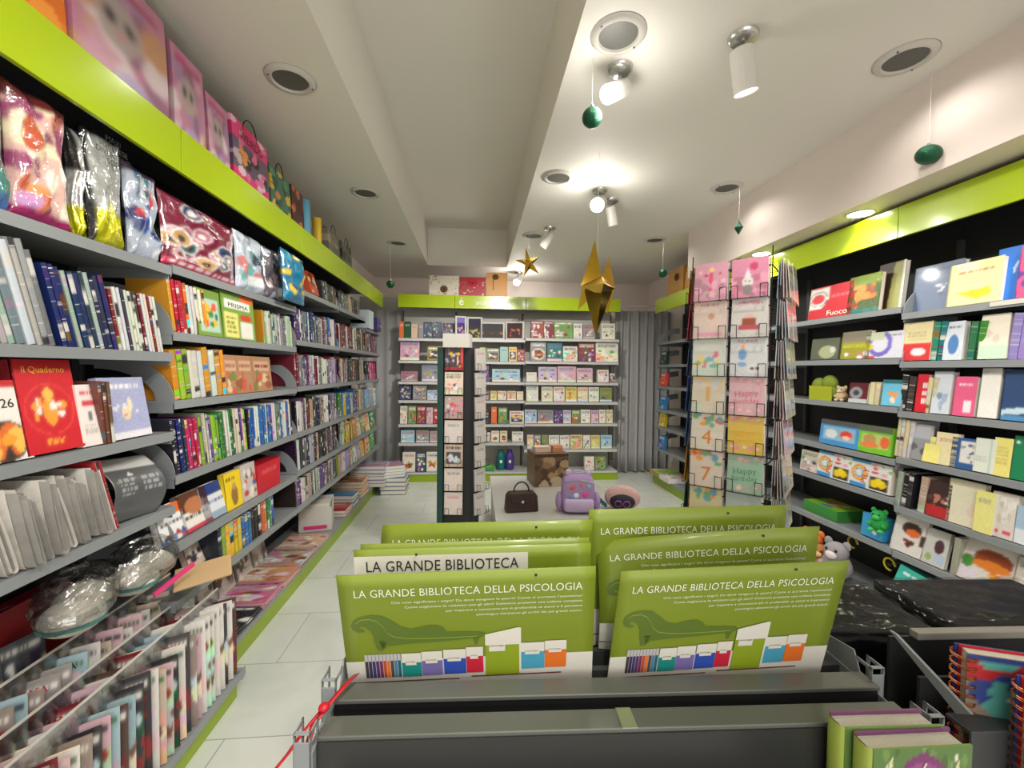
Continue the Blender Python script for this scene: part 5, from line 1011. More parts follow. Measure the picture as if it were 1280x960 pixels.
# ------------------------------------------------------------------ card spinners
def wire_pocket(w_, h=.055, d=.03):
    r = .0016; mb = MB()
    for x0, x1 in ((-w_/2+.004, -w_/2+.032), (w_/2-.032, w_/2-.004)):
        mb.tube([(x0, 0, h), (x0, -d, h), (x0, -d, 0), (x0, 0, 0)], r, 5).tube([(x0, -d, h), (x1, -d, h)], r, 5).tube([(x1, -d, h), (x1, -d, 0), (x1, 0, 0)], r, 5)
    mb.tube([(-w_/2, 0, 0), (w_/2, 0, 0)], r, 5).tube([(-w_/2, 0, h), (-w_/2+.032, 0, h)], r, 5); mb.tube([(-w_/2, -d, 0), (w_/2, -d, 0)], r, 5)
    return mb.mesh('wire_pocket', [M['wire']])
def card_design(kind, base, seed):
    P = Paint(32, 42, base); rg = random.Random(seed)
    if kind == 'num1': P.blobs(.1, .1, .9, .9, [(240, 190, 200), (200, 60, 90)], 8, .05, seed).r(.45, .2, .58, .75, (226, 90, 130)).e(.52, .2, .2, .06, (170, 190, 160)).e(.52, .82, .07, .06, (250, 210, 120))
    if kind in ('num1', 'bear'): P.blobs(0, 0, 1, .5, [tuple(min(255, v+18) for v in base), tuple(int(v*.86) for v in base)], 12, .12, seed)
    if kind == 'bear': P.e(.45, .4, .16, .13, (226, 222, 218)).e(.45, .2, .14, .14, (140, 130, 130)).e(.38, .42, .025, .02, (30, 30, 30)).e(.5, .42, .025, .02, (30, 30, 30)).e(.62, .78, .12, .1, (200, 70, 110)).p([(.35, .52), (.45, .74), (.55, .52)], (240, 225, 235))
    if kind == 'girl': P.e(.62, .45, .2, .24, (226, 200, 190)).e(.55, .58, .1, .08, (196, 150, 130)).r(.1, .06, .9, .16, (226, 160, 180)).ring(.5, .45, .38, .3, .06, (222, 190, 200))
    if kind in ('cake', 'girl', 'panda'): P.ring(.5, .45, .46, .42, .03, tuple(int(v*.86) for v in base)).t(.2, .86, .8, .93, (190, 120, 140), 1, seed+4)
    if kind == 'cake': P.r(.22, .18, .8, .3, (190, 80, 90)).r(.3, .3, .7, .48, (150, 80, 60)).r(.36, .48, .64, .58, (226, 180, 170)).t(.15, .8, .85, .88, (220, 130, 150), 1, seed)
    if kind == 'party': P.blobs(.15, .15, .85, .6, [(120, 180, 200), (226, 120, 140), (240, 210, 120), (140, 190, 130)], 16, .08, seed).r(.1, .1, .9, .16, (180, 220, 190))
    if kind == 'panda': P.e(.7, .2, .2, .12, (225, 225, 220)).e(.63, .2, .05, .04, (30, 30, 30)).e(.78, .2, .05, .04, (30, 30, 30)).e(.35, .55, .12, .14, (110, 160, 210)).e(.35, .74, .06, .06, (240, 160, 60)).e(.35, .3, .13, .06, (130, 170, 210))
    if kind == 'one': P.ring(.5, .45, .35, .32, .06, (236, 200, 160)).r(.45, .3, .57, .7, (226, 170, 90)).blobs(.05, .75, .95, .95, [(240, 200, 110), (190, 210, 230)], 10, .06, seed).blobs(.05, .1, .3, .3, [(200, 220, 200)], 4, .07, seed)
    if kind == 'script': P.blobs(.05, .75, .95, .95, [(226, 140, 150), (240, 180, 180)], 9, .06, seed).blobs(.05, .05, .95, .2, [(230, 150, 160), (245, 200, 190)], 8, .06, seed)
    if kind == 'balloon': P.blobs(.1, .62, .9, .92, [(226, 90, 60), (110, 180, 120), (240, 160, 60), (100, 170, 190)], 12, .11, seed)
    return P
BOXC = {}
def card_obj(name, P, wd, h, parent=None, loc=None, rot=None, t=.004, base=None):
    return ob(name, print_box('b', P, print_mat('card_print', .3, .35), base), parent, loc, rot, (wd, t, h))
def spinner(cx, cy, rz, ztop, rows, pitch, cw, ch, half, cols, label, slabel):
    t = thing('card_spinner', label, 'card display stand', (cx, cy, 0), rz)
    MB().cyl((0, 0, 0), (0, 0, ztop), .012, n=14).ob('pole', M['wire'], t)
    MB().lathe([(.001, .03), (.06, .03), (.2, .012), (.21, 0)], 32).ob('base', M['wire'], t, smooth=True)
    for k in range(rows+1):
        z = ztop-.08-k*pitch; 
        if z < .2: break
        MB().tube([(-half, -half, z), (half, -half, z), (half, half, z), (-half, half, z), (-half, -half, z)], .003, 6).tube([(-half, 0, z), (half, 0, z)], .002, 5).tube([(0, -half, z), (0, half, z)], .002, 5).ob('wire_tier', M['wire'], t)
    for sx in (-1, 1):
        for sy in (-1, 1): MB().tube([(sx*half, sy*half, max(.2, ztop-.12-rows*pitch)), (sx*half, sy*half, ztop)], .0025, 6).ob('corner_wire', M['wire'], t)
    return t
# large spinner
SX, SY, SR = 1.225, 1.93, -.77
ch, pitch, cw, half = .168, .168, .150, .16
ztop = 2.03
T_SP = spinner(SX, SY, SR, ztop, 9, pitch, cw, ch, half, 2, 'tall black wire spinner crowded with greeting cards', '')
WP = wire_pocket(cw)
FRONT = [[('num1', (232, 172, 192), 'pink card with a number one candle'), ('bear', (228, 150, 178), 'pink card with a party hat bear')],
         [('girl', (236, 216, 204), 'cream card with a girl in profile'), ('cake', (224, 222, 218), 'white card with a tiered birthday cake')],
         [('party', (226, 232, 222), 'pale card with colourful party animals'), ('panda', (226, 230, 232), 'white card with a blue balloon cake and panda')],
         [('one', (230, 222, 200), 'cream card with a golden number one in a ring'), ('script', (232, 190, 196), 'pink card with flowers and script')],
         [('balloon', (240, 232, 214), 'white card with balloons and a golden four'), ('script', (236, 200, 90), 'yellow card with script')],
         [('balloon', (240, 226, 210), 'red edged card with balloons and a seven'), ('script', (170, 206, 180), 'green card with script')],
         [('balloon', (230, 220, 170), 'lowest card with balloons, half hidden by the signs'), ('party', (190, 206, 196), 'lowest pale green card with party animals')]]
RS_ = Matrix.Rotation(SR, 3, 'Z'); cardink = {'4': mat('orange_lettering', (226, 140, 50), .5), '7': mat('orange_lettering', (226, 140, 50), .5)}
def sp_w(x, y, z, base=(SX, SY)): v = RS_ @ Vector((x, y, z)); return Vector((base[0]+v.x, base[1]+v.y, v.z))
for r, row in enumerate(FRONT):
    zb = ztop-.045-pitch*(r+1)
    for c, (kd, base, lab) in enumerate(row):
        x = (-.5+c)*(cw+.008); ob('wire_pocket', WP, T_SP, (x, -half, zb))
        P = card_design(kd, tuple(int(v*.93) for v in base), r*3+c).soft(.4, .04)
        jit = random.Random(r*5+c).uniform(-.02, .02)
        o = card_obj('greeting_card', P, cw-.012, ch*1.02, None, sp_w(x, -half-.014, zb+.002), (-.06, jit, SR), .006, {(5, 0): (190, 40, 40), (4, 1): (226, 170, 40), (5, 1): (90, 170, 100), (4, 0): (230, 190, 60)}.get((r, c), tuple(int(v*.9) for v in base)))
        tag(o, lab+', tall spinner', 'greeting card', 'greeting cards on the tall spinner')
        if kd == 'script': letter(o, 'Happy', 0, .48, .036, [pink_ink, gold_ink, mat('green_lettering', (90, 160, 120), .5)][[3, 4, 5].index(r)] if r in (3, 4, 5) else pink_ink, tilt=.12); letter(o, 'Birthday', 0, .3, .03, [pink_ink, gold_ink, mat('green_lettering', (90, 160, 120), .5)][[3, 4, 5].index(r)], tilt=.12)
        if kd == 'balloon' and r < 6: letter(o, '47'[r-4], 0, .16, .09, cardink['4'])
        for q in (1, 2):
            o = card_obj('greeting_card', Paint(4, 4, (228, 224, 216) if q == 1 else (200, 190, 186)), cw-.014, ch*.98, None, sp_w(x+.003*q, -half-.014+.008*q, zb+.002), (-.05, 0, SR), .004)
            tag(o, f'{["", "pale", "greyish"][q]} spare card tucked behind the {lab.split(" with")[0]}, {ONES[r]} row {["inner", "outer"][c]}', 'greeting card', 'spare cards on the tall spinner')
# other faces of the spinner: right side (+x local) and left side (-x local)
SIDEC = [('white', (220, 216, 212)), ('grey', (160, 160, 164)), ('pale pink', (220, 180, 190)), ('cream', (214, 206, 190)), ('pale blue', (160, 178, 190)), ('silver', (190, 190, 192)), ('beige', (196, 184, 170))]
gc = 0
for side, rot in ((1, PI/2), (-1, -PI/2)):
    for r in range(7):
        zb = ztop-.045-pitch*(r+1)-(.01 if side > 0 else 0)
        for c in (0, 1):
            yy = (-.5+c)*(cw+.008); ob('wire_pocket', WP, T_SP, (side*half, yy, zb), (0, 0, rot))
            rg = random.Random(r*9+c+side*40)
            for q in range(5 if side > 0 else 2):
                cn, cc = rg.choice(SIDEC) if side > 0 else [('red', (150, 20, 40)), ('red', (170, 30, 50)), ('blue', (30, 80, 140)), ('blue', (20, 70, 150)), ('blue', (40, 90, 160)), ('yellow', (210, 160, 40)), ('green', (20, 90, 60))][r]
                st = ['baby', 'dark', 'baby', 'novel'][q % 4]
                o = ob('greeting_card', dbox(st if side > 0 else 'plain', cc, q+r % 3, False, True), None, sp_w(side*(half+(.065 if side > 0 else .022)-.012*q), yy+rg.uniform(-.004, .004), zb+.002), (-.09+.03*q if side > 0 else -.06, rg.uniform(-.03, .03), SR+rot), (cw-.012, .003, ch*rg.uniform(.92, 1.04)))
                tag(o, f'{cn} card {ordn(q+1)} deep in {["near", "far"][c if side > 0 else 1-c]} column, row {ordn(r+1)}, {"outer" if side > 0 else "inner"} side of the tall spinner', 'greeting card', f'wrapped cards on the {"outer" if side > 0 else "inner"} side of the tall spinner')
# small white card spinner in the middle of the shop
MXX, MY, MR = -.11, 3.25, -.10
t = thing('narrow_card_stand', 'narrow black card tower with pale cards and a white header', 'card display stand', (MXX, MY, 0), MR)
MB().box(-.12, .13, -.06, .10, .06, 1.66).ob('core', M['black'], t)
MB().lathe([(.001, .03), (.2, .02), (.21, 0)], 28).ob('base', M['wire'], t)
MB().box(-.165, -.121, -.09, .1, .35, 1.66).ob('side_panel', mat('dark_teal_panel', (16, 62, 58), .4), t)
MB().box(-.12, .07, -.125, -.12, 1.66, 1.76).box(.07, .075, -.125, .05, 1.66, 1.76).ob('header_card', M['white'], t)
WP2 = wire_pocket(.13, .05, .028)
R2 = Matrix.Rotation(MR, 3, 'Z')
defs = [('dark', (70, 50, 50), 'dark christmas card with a red border'), ('baby', (226, 210, 190), 'ivory card with gold lines'), ('dark', (190, 160, 150), 'card with a sepia framed photograph'), ('plain', (220, 210, 206), 'plain blush card'), ('window', (200, 180, 160), 'tan card with a church doorway'), ('plain', (222, 210, 200), 'ivory card near the bottom'), ('plain', (220, 206, 200), 'lowest blush card')]
for r, (st, base, lab) in enumerate(defs):
    zb = 1.66-.178*(r+1)+.01
    ob('wire_pocket', WP2, t, (-.042, -.08, zb)); ob('wire_pocket', WP2, t, (.155, -.05, zb), (0, 0, .9))
    P = design(st, base, 5+r)
    if r == 0: P.r(.85, 0, 1, 1, (220, 60, 60)).r(0, 0, 1, .12, (170, 30, 40)).r(.65, .2, .75, .6, (230, 200, 160))
    p = Vector((MXX, MY, 0))+R2 @ Vector((-.042, -.095, zb+.002)); o = card_obj('greeting_card', P, .135, .165, None, p, (-.05, 0, MR), .006); tag(o, lab+' on the narrow card tower', 'greeting card', 'cards on the front of the narrow tower')
    p = Vector((MXX, MY, 0))+R2 @ Vector((.152, -.065, zb+.002)); o = card_obj('greeting_card', design('plain', (190, 184, 180), r), .11, .16, None, p, (-.05, 0, MR+.9), .012); tag(o, f'pale card in {ordn(r+1)} pocket down the outer column of the narrow tower', 'greeting card', 'cards in the outer column of the narrow tower')
# ------------------------------------------------------------------ low display table with bags
t = thing('display_plinth', 'low white display table in the middle of the shop floor', 'display table', (.67, 3.75, 0))
MB().box(-.52, .52, -.68, .66, .37, .40).ob('table_top', mat('table_top_grey', (190, 190, 186), .35), t, bevel=.003)
MB().box(-.505, .505, -.66, -.64, 0, .37).box(-.505, .505, .63, .645, 0, .37).box(-.505, -.49, -.64, .63, 0, .37).box(.49, .505, -.64, .63, 0, .37).ob('side_panel', M['white'], t)
P = Paint(30, 36, (104, 78, 54)).blobs(0, 0, 1, .9, [(80, 56, 40), (140, 110, 78), (60, 44, 34), (170, 140, 104)], 26, .13, 2).r(0, .9, 1, 1, (60, 44, 36)).blobs(.1, .0, .9, .2, [(190, 170, 140)], 8, .12, 3)
o = ob('carton', print_box('b', P, None, (120, 92, 64)), None, (.70, 4.12, .402), (0, 0, .12), (.33, .3, .31)); tag(o, 'brown carton printed with an old stone scene on the display table', 'carton')
P = Paint(16, 16, (150, 120, 90)); 
for k, (w_, d, h, dx, cc, lab) in enumerate([(.16, .1, .05, -.06, (206, 186, 170), 'small pinkish packet on top of the brown carton'), (.1, .1, .06, .08, (190, 130, 90), 'orange brown packet on top of the brown carton')]):
    o = ob('small_packet', print_box('b', design('plain', cc, k)), None, (.70+dx, 4.1, .714), (0, 0, .2), (w_, d, h)); tag(o, lab, 'packet')
def backpack():
    m = mat('lilac_fabric', (168, 142, 190), .6, bump=.15, bscale=200); m2 = mat('lilac_trim', (196, 176, 214), .5); t = thing('backpack', 'lilac childrens backpack with rabbit ears and bright patches', 'backpack', (.80, 3.27, .402), -.1)
    mb = MB(); n = 28
    def sq(r1, r2, z, y=0): return [(r1*math.copysign(abs(math.cos(2*PI*i/n))**.45, math.cos(2*PI*i/n)), y+r2*math.copysign(abs(math.sin(2*PI*i/n))**.45, math.sin(2*PI*i/n)), z) for i in range(n)]
    prof = [(.10, .05, 0), (.125, .065, .02), (.13, .07, .12), (.125, .068, .22), (.11, .055, .27), (.07, .03, .292), (.01, .005, .297)]
    vs = []; 
    for a, b, z in prof: vs += sq(a, b, z)
    mb.add(vs, [(k*n+i, k*n+(i+1) % n, (k+1)*n+(i+1) % n, (k+1)*n+i) for k in range(len(prof)-1) for i in range(n)]+[tuple(range(n-1, -1, -1))])
    mb.ob('body', m, t, smooth=True)
    vs = []; mb = MB()
    for a, b, z in [(.1, .02, .015), (.115, .035, .03), (.115, .035, .1), (.1, .02, .115)]: vs += sq(a, b, z, -.07)
    mb.add(vs, [(k*n+i, k*n+(i+1) % n, (k+1)*n+(i+1) % n, (k+1)*n+i) for k in range(3) for i in range(n)]+[tuple(range(n-1, -1, -1)), tuple(range(3*n, 4*n))]); mb.ob('front_pocket', m2, t, smooth=True)
    for s in (-1, 1): 
        MB().ell((s*.075, 0, .295), (.028, .022, .036), 12).ob('ear', m2, t, smooth=True)
        MB().ell((s*.145, -.01, .08), (.03, .045, .075), 12).ob('side_pocket', m, t, smooth=True)
    MB().tube([(-.04, .0, .29), (-.03, 0, .315), (.03, 0, .315), (.04, 0, .29)], .007, 8).ob('carry_handle', m2, t)
    for k, (x, z, c, r) in enumerate([(-.05, .2, (226, 90, 90), .02), (-.02, .14, (240, 236, 240), .022), (.05, .15, (226, 90, 170), .028), (.02, .22, (240, 120, 60), .014), (-.06, .12, (90, 150, 210), .018), (.075, .21, (120, 190, 220), .016)]):
        MB().ell((x, -.068, z), (r, .008, r*.9), 10).ob('patch', mat(f'patch{k}', c, .4), t, smooth=True)
    MB().tube([(-.11, -.055, .235), (0, -.072, .262), (.11, -.055, .235)], .003, 6).ob('zip', M['silver'], t)
backpack()
def handbag():
    m = mat('dark_brown_leather', (54, 34, 30), .5, bump=.3, bscale=90); t = thing('handbag', 'dark brown handbag with one arched handle on the display table', 'handbag', (.36, 3.30, .402), .1)
    mb = MB(); mb.prism([(-.13, 0), (.13, 0), (.12, .12), (.10, .15), (-.10, .15), (-.12, .12)], -.05, .05); mb.ob('body', m, t, bevel=.012)
    MB().tube([(-.06, 0, .14)]+[(.06*math.cos(PI-PI*i/12), 0, .15+.075*math.sin(PI*i/12)) for i in range(13)]+[(.06, 0, .14)], .006, 8).ob('handle', m, t)
    MB().prism([(-.10, .15), (.10, .15), (.08, .07), (-.08, .07)], -.058, -.052).ob('flap', m, t, bevel=.003); MB().ell((0, -.062, .085), (.012, .006, .012), 10).ob('clasp', M['silver'], t, smooth=True)
handbag()
def pinkbag():
    m = mat('blush_fur', (206, 170, 166), .95, bump=.8, bscale=90); t = thing('fluffy_bag', 'blush pink fluffy bag with dark front and purple glasses', 'bag', (1.17, 3.30, .402), -.3)
    if True: MB().ell((0, 0, .09), (.14, .06, .1), 18).ob('body', m, t, smooth=True)
    MB().ell((0, -.035, .07), (.10, .04, .07), 14).ob('front_panel', mat('dark_front', (40, 34, 48), .6), t, smooth=True)
    for s in (-1, 1): MB().lathe([(.022, -.004), (.028, 0), (.022, .004)], 18, 0, Matrix.Translation((s*.032, -.08, .06)) @ Matrix.Rotation(PI/2, 4, 'X')).ob('glasses_ring', mat('purple_rim', (150, 90, 160), .3), t, smooth=True)
    for k in range(4): MB().ell((-.13-.018*k, -.03+.01*k, .03+.012*k), (.014, .014, .02), 8).ob('tassel', mat('teal_fluff', (60, 110, 130), .9), t, smooth=True)
pinkbag()
# ------------------------------------------------------------------ hanging ornaments
strM = mat('nylon_thread', (225, 225, 220), .3)
def string(parent, top, y0): MB().cyl((0, 0, y0), (0, 0, top), .0012, n=6).ob('thread', strM, parent)
def star(cx, cy, zc, R, r, depth, rz, npts, label, top, stretch=1.0, tilt=0):
    t = thing('hanging_star', label, 'star ornament', (cx, cy, zc), rz, 'gold foil stars'); mb = MB(); mb2 = MB(); pts = []
    for k in range(2*npts):
        a = PI/2+PI*k/npts+tilt; q = R if k % 2 == 0 else r
        kk = 1.0
        pts.append((q*math.cos(a), q*math.sin(a)*stretch*(1.25 if (k == npts or False) else 1)))
    n = len(pts)
    for k in range(n):
        a, b = pts[k], pts[(k+1) % n]
        (mb if k % 2 else mb2).add([(a[0], 0, a[1]), (b[0], 0, b[1]), (0, -depth, 0)], [(0, 1, 2)]); (mb2 if k % 2 else mb).add([(a[0], 0, a[1]), (b[0], 0, b[1]), (0, depth, 0)], [(0, 2, 1)])
    mb.ob('lit_facets', M['gold'], t); mb2.ob('folded_facets', M['gold'], t)
    string(t, top-zc, R*stretch*.9); return t
# big folded star seen nearly edge-on: a tall narrow fold of foil points
def big_star():
    cx, cy, zc = .80, 2.82, 2.06; t = thing('hanging_star', 'large gold foil star hanging point down, seen edge on', 'star ornament', (cx, cy, zc), 0, 'gold foil stars')
    L = [  # each long facet pyramid: tip, and three base points round the waist
        ((-.02, 0, .31), [(-.115, -.02, .0), (.0, -.10, .03), (.03, .06, .02)]),
        ((.085, .03, .21), [(.0, -.08, .02), (.12, -.01, -.01), (.05, .08, .0)]),
        ((-.01, -.02, -.33), [(-.085, .02, -.01), (.0, -.12, -.05), (.11, .0, -.01)]),
        ((.105, .10, -.17), [(.02, .02, -.02), (.115, -.01, -.02), (.08, .12, 0)]),
        ((-.10, .12, -.14), [(-.1, .0, 0), (.0, .0, -.03), (-.02, .12, 0)]),
        ((-.02, -.22, -.02), [(-.115, -.02, 0), (.0, -.10, .05), (.12, -.01, -.01), (.0, -.08, -.07)])]
    for tip, bs in L:
        mb = MB(); n = len(bs); mb.add([tip]+bs, [(0, i+1, (i+1) % n+1) for i in range(n)]+[tuple(range(n, 0, -1))]); o = mb.ob('star_point', M['gold'], t)
    string(t, CZ-zc, .2); return t
big_star()
star(.53, 4.4, 2.60, .155, .05, .05, .35, 5, 'small gold foil star hanging before the end wall', CZ, 1.0, .25)
def ball(c, r, sc_, label, m=None, name='hanging_bauble', top=CZ, rot=(0, 0, 0), faceted=False):
    t = thing(name, label, 'bauble', c, 0, 'green glitter ornaments')
    if faceted: MB().lathe([(.001, -r*sc_[2]), (r, 0), (.001, r*sc_[2])], 8).ob('body', m or M['green'], t)
    else: MB().ell((0, 0, 0), (r*sc_[0], r*sc_[1], r*sc_[2]), 20).ob('body', m or M['green'], t, rot=rot, smooth=True)
    h = r*sc_[2]; MB().cyl((0, 0, h*.95), (0, 0, h+.012), .008, n=12).ob('cap', M['silver'], t); string(t, top-c[2], h+.01)
ball((.53, 2.0, 2.68), .046, (1, 1, 1), 'round green glitter bauble under the lit spotlight')
ball((2.17, 1.93, 2.56), .052, (1.0, 1.0, .8), 'egg shaped green bauble hanging beside the beam', rot=(0, .3, 0))
ball((2.02, 3.2, 2.62), .032, (1, 1, 1.7), 'small green diamond ornament in front of the beam', faceted=True)
ball((-.977, 5.0, 2.46), .045, (1, 1, 1), 'small green bauble hanging in front of the alcove')
ball((2.04, 4.6, 2.58), .045, (1, 1, 1), 'small green bauble beside the kraft gift bags')
# ------------------------------------------------------------------ foreground display racks
RKZ = -.038
RO = Vector((.215, .60, 0))
rk = thing('book_gondola', 'grey metal slotted display rack holding the green signs', 'display rack', RO, RKZ)
def rw(x, y, z): v = Matrix.Rotation(RKZ, 3, 'Z') @ Vector((x, y, z)); return Vector((RO.x+v.x, RO.y+v.y, v.z))
HX = .425
lipM = mat('rack_lip_metal', (104, 106, 100), .42, metal=.35)
# second lip (front) and front face
MB().box(-HX, HX, -.032, .004, .993, 1.0).ob('front_lip', lipM, rk, bevel=.0015)
MB().box(-HX, HX, -.034, -.031, .80, .9935).ob('front_board', mat('satin_dark_metal', (66, 67, 66), .3, metal=.5), rk)
MB().box(-HX, HX, .026, .062, .998, 1.005).ob('rear_lip', lipM, rk, bevel=.0015)
for k, y in enumerate((.105, .155, .21)):
    MB().box(-HX, HX, y, y+.012, .93, .985-.0*k).ob('divider', M['greyd'], rk)
MB().box(-HX, HX, -.03, .26, .90, .91).box(-HX, HX, .03, .034, .91, .997).ob('tray_floor', M['black'], rk)  # tray painted black; shade of the slot between the lips put into colour
MB().box(-HX, HX, .255, .262, .1, .99).ob('rear_panel', M['greyd'], rk)
MB().box(-HX, HX, -.034, -.03, .1, .79).ob('front_panel', M['greyd'], rk)
MB().box(-HX+.01, HX-.01, -.10, -.034, .88, .888).box(-HX+.01, HX-.01, -.104, -.10, .86, .90).ob('lower_tray', M['greyd'], rk, bevel=.0015)
MB().box(-.006, .016, -.0325, .0035, 1.0, 1.0012).ob('joint_tape', M['silver'], rk)
def strip_ring(mb, x, y0, y1, z0, z1, t=.006, th=.002):
    mb.box(x, x+th, y0, y1, z1-t, z1).box(x, x+th, y0, y1, z0, z0+t).box(x, x+th, y0, y0+t, z0, z1).box(x, x+th, y1-t, y1, z0, z1)
for s in (-1, 1):
    x = s*(HX+.014)
    for y0, y1, z0, z1 in ((-.048, -.018, .955, 1.018), (.045, .078, .955, 1.022)):
        mb = MB(); strip_ring(mb, x-.011, y0, y1, z0, z1); strip_ring(mb, x+.009, y0, y1, z0, z1)
        mb.box(x-.011, x+.011, y0, y0+.002, z0, z1-.012).box(x-.011, x+.011, y0, y0+.006, z1-.002, z1)
        mb.ob('bracket_clip', M['grey'], rk, bevel=.0005)
    mb = MB(); mb.box(x-s*.012-.001, x-s*.012+.001, -.045, .27, .86, .990).box(x-.011, x+.011, -.018, .045, .955, .957)
    mb.ob('end_plate', M['grey'], rk, bevel=.0006)
    mb = MB(); mb.add([(x-s*.012, .06, .985), (x-s*.012, .26, .97), (x-s*.012, .26, 1.0), (x-s*.012, .08, 1.03), (x-s*.010, .06, .985), (x-s*.010, .26, .97), (x-s*.010, .26, 1.0), (x-s*.010, .08, 1.03)], [(0, 1, 2, 3), (7, 6, 5, 4), (0, 4, 5, 1), (1, 5, 6, 2), (2, 6, 7, 3), (3, 7, 4, 0)]); mb.ob('side_cheek', M['grey'], rk)
    MB().box(x-.02, x+.02, .0, .26, 0, .86).ob('upright', M['greyd'], rk)
MB().box(-HX-.03, HX+.03, -.1, .3, 0, .1).ob('plinth', M['limebase'], rk)
# red ribbon on the left bracket
t = thing('ribbon', 'knotted dark red ribbon tied to the rack end bracket', 'ribbon', rw(-HX-.002, .025, 1.01), RKZ)
def strap(pts, w_, name='strand'):
    vs = []; fs = []
    for p in pts: vs += [(p[0]-w_, p[1], p[2]), (p[0]+w_, p[1], p[2]+.002)]
    for i in range(len(pts)-1): fs.append((2*i, 2*i+1, 2*i+3, 2*i+2))
    o = ob(name, me_new(name, vs, fs, [M['red']], smooth=True), t); o.modifiers.new('s', 'SOLIDIFY').thickness = .0012
strap([(.028, .03, .012), (.02, .01, .014), (.005, -.02, .006), (-.008, -.045, -.004), (-.012, -.06, -.03), (-.02, -.075, -.055)], .004); strap([(.0, -.025, .006), (-.02, -.05, -.01), (-.035, -.06, -.03), (-.05, -.072, -.045)], .003)
MB().ell((.0, -.028, .008), (.008, .008, .006), 8).ob('knot', M['red'], t, smooth=True)
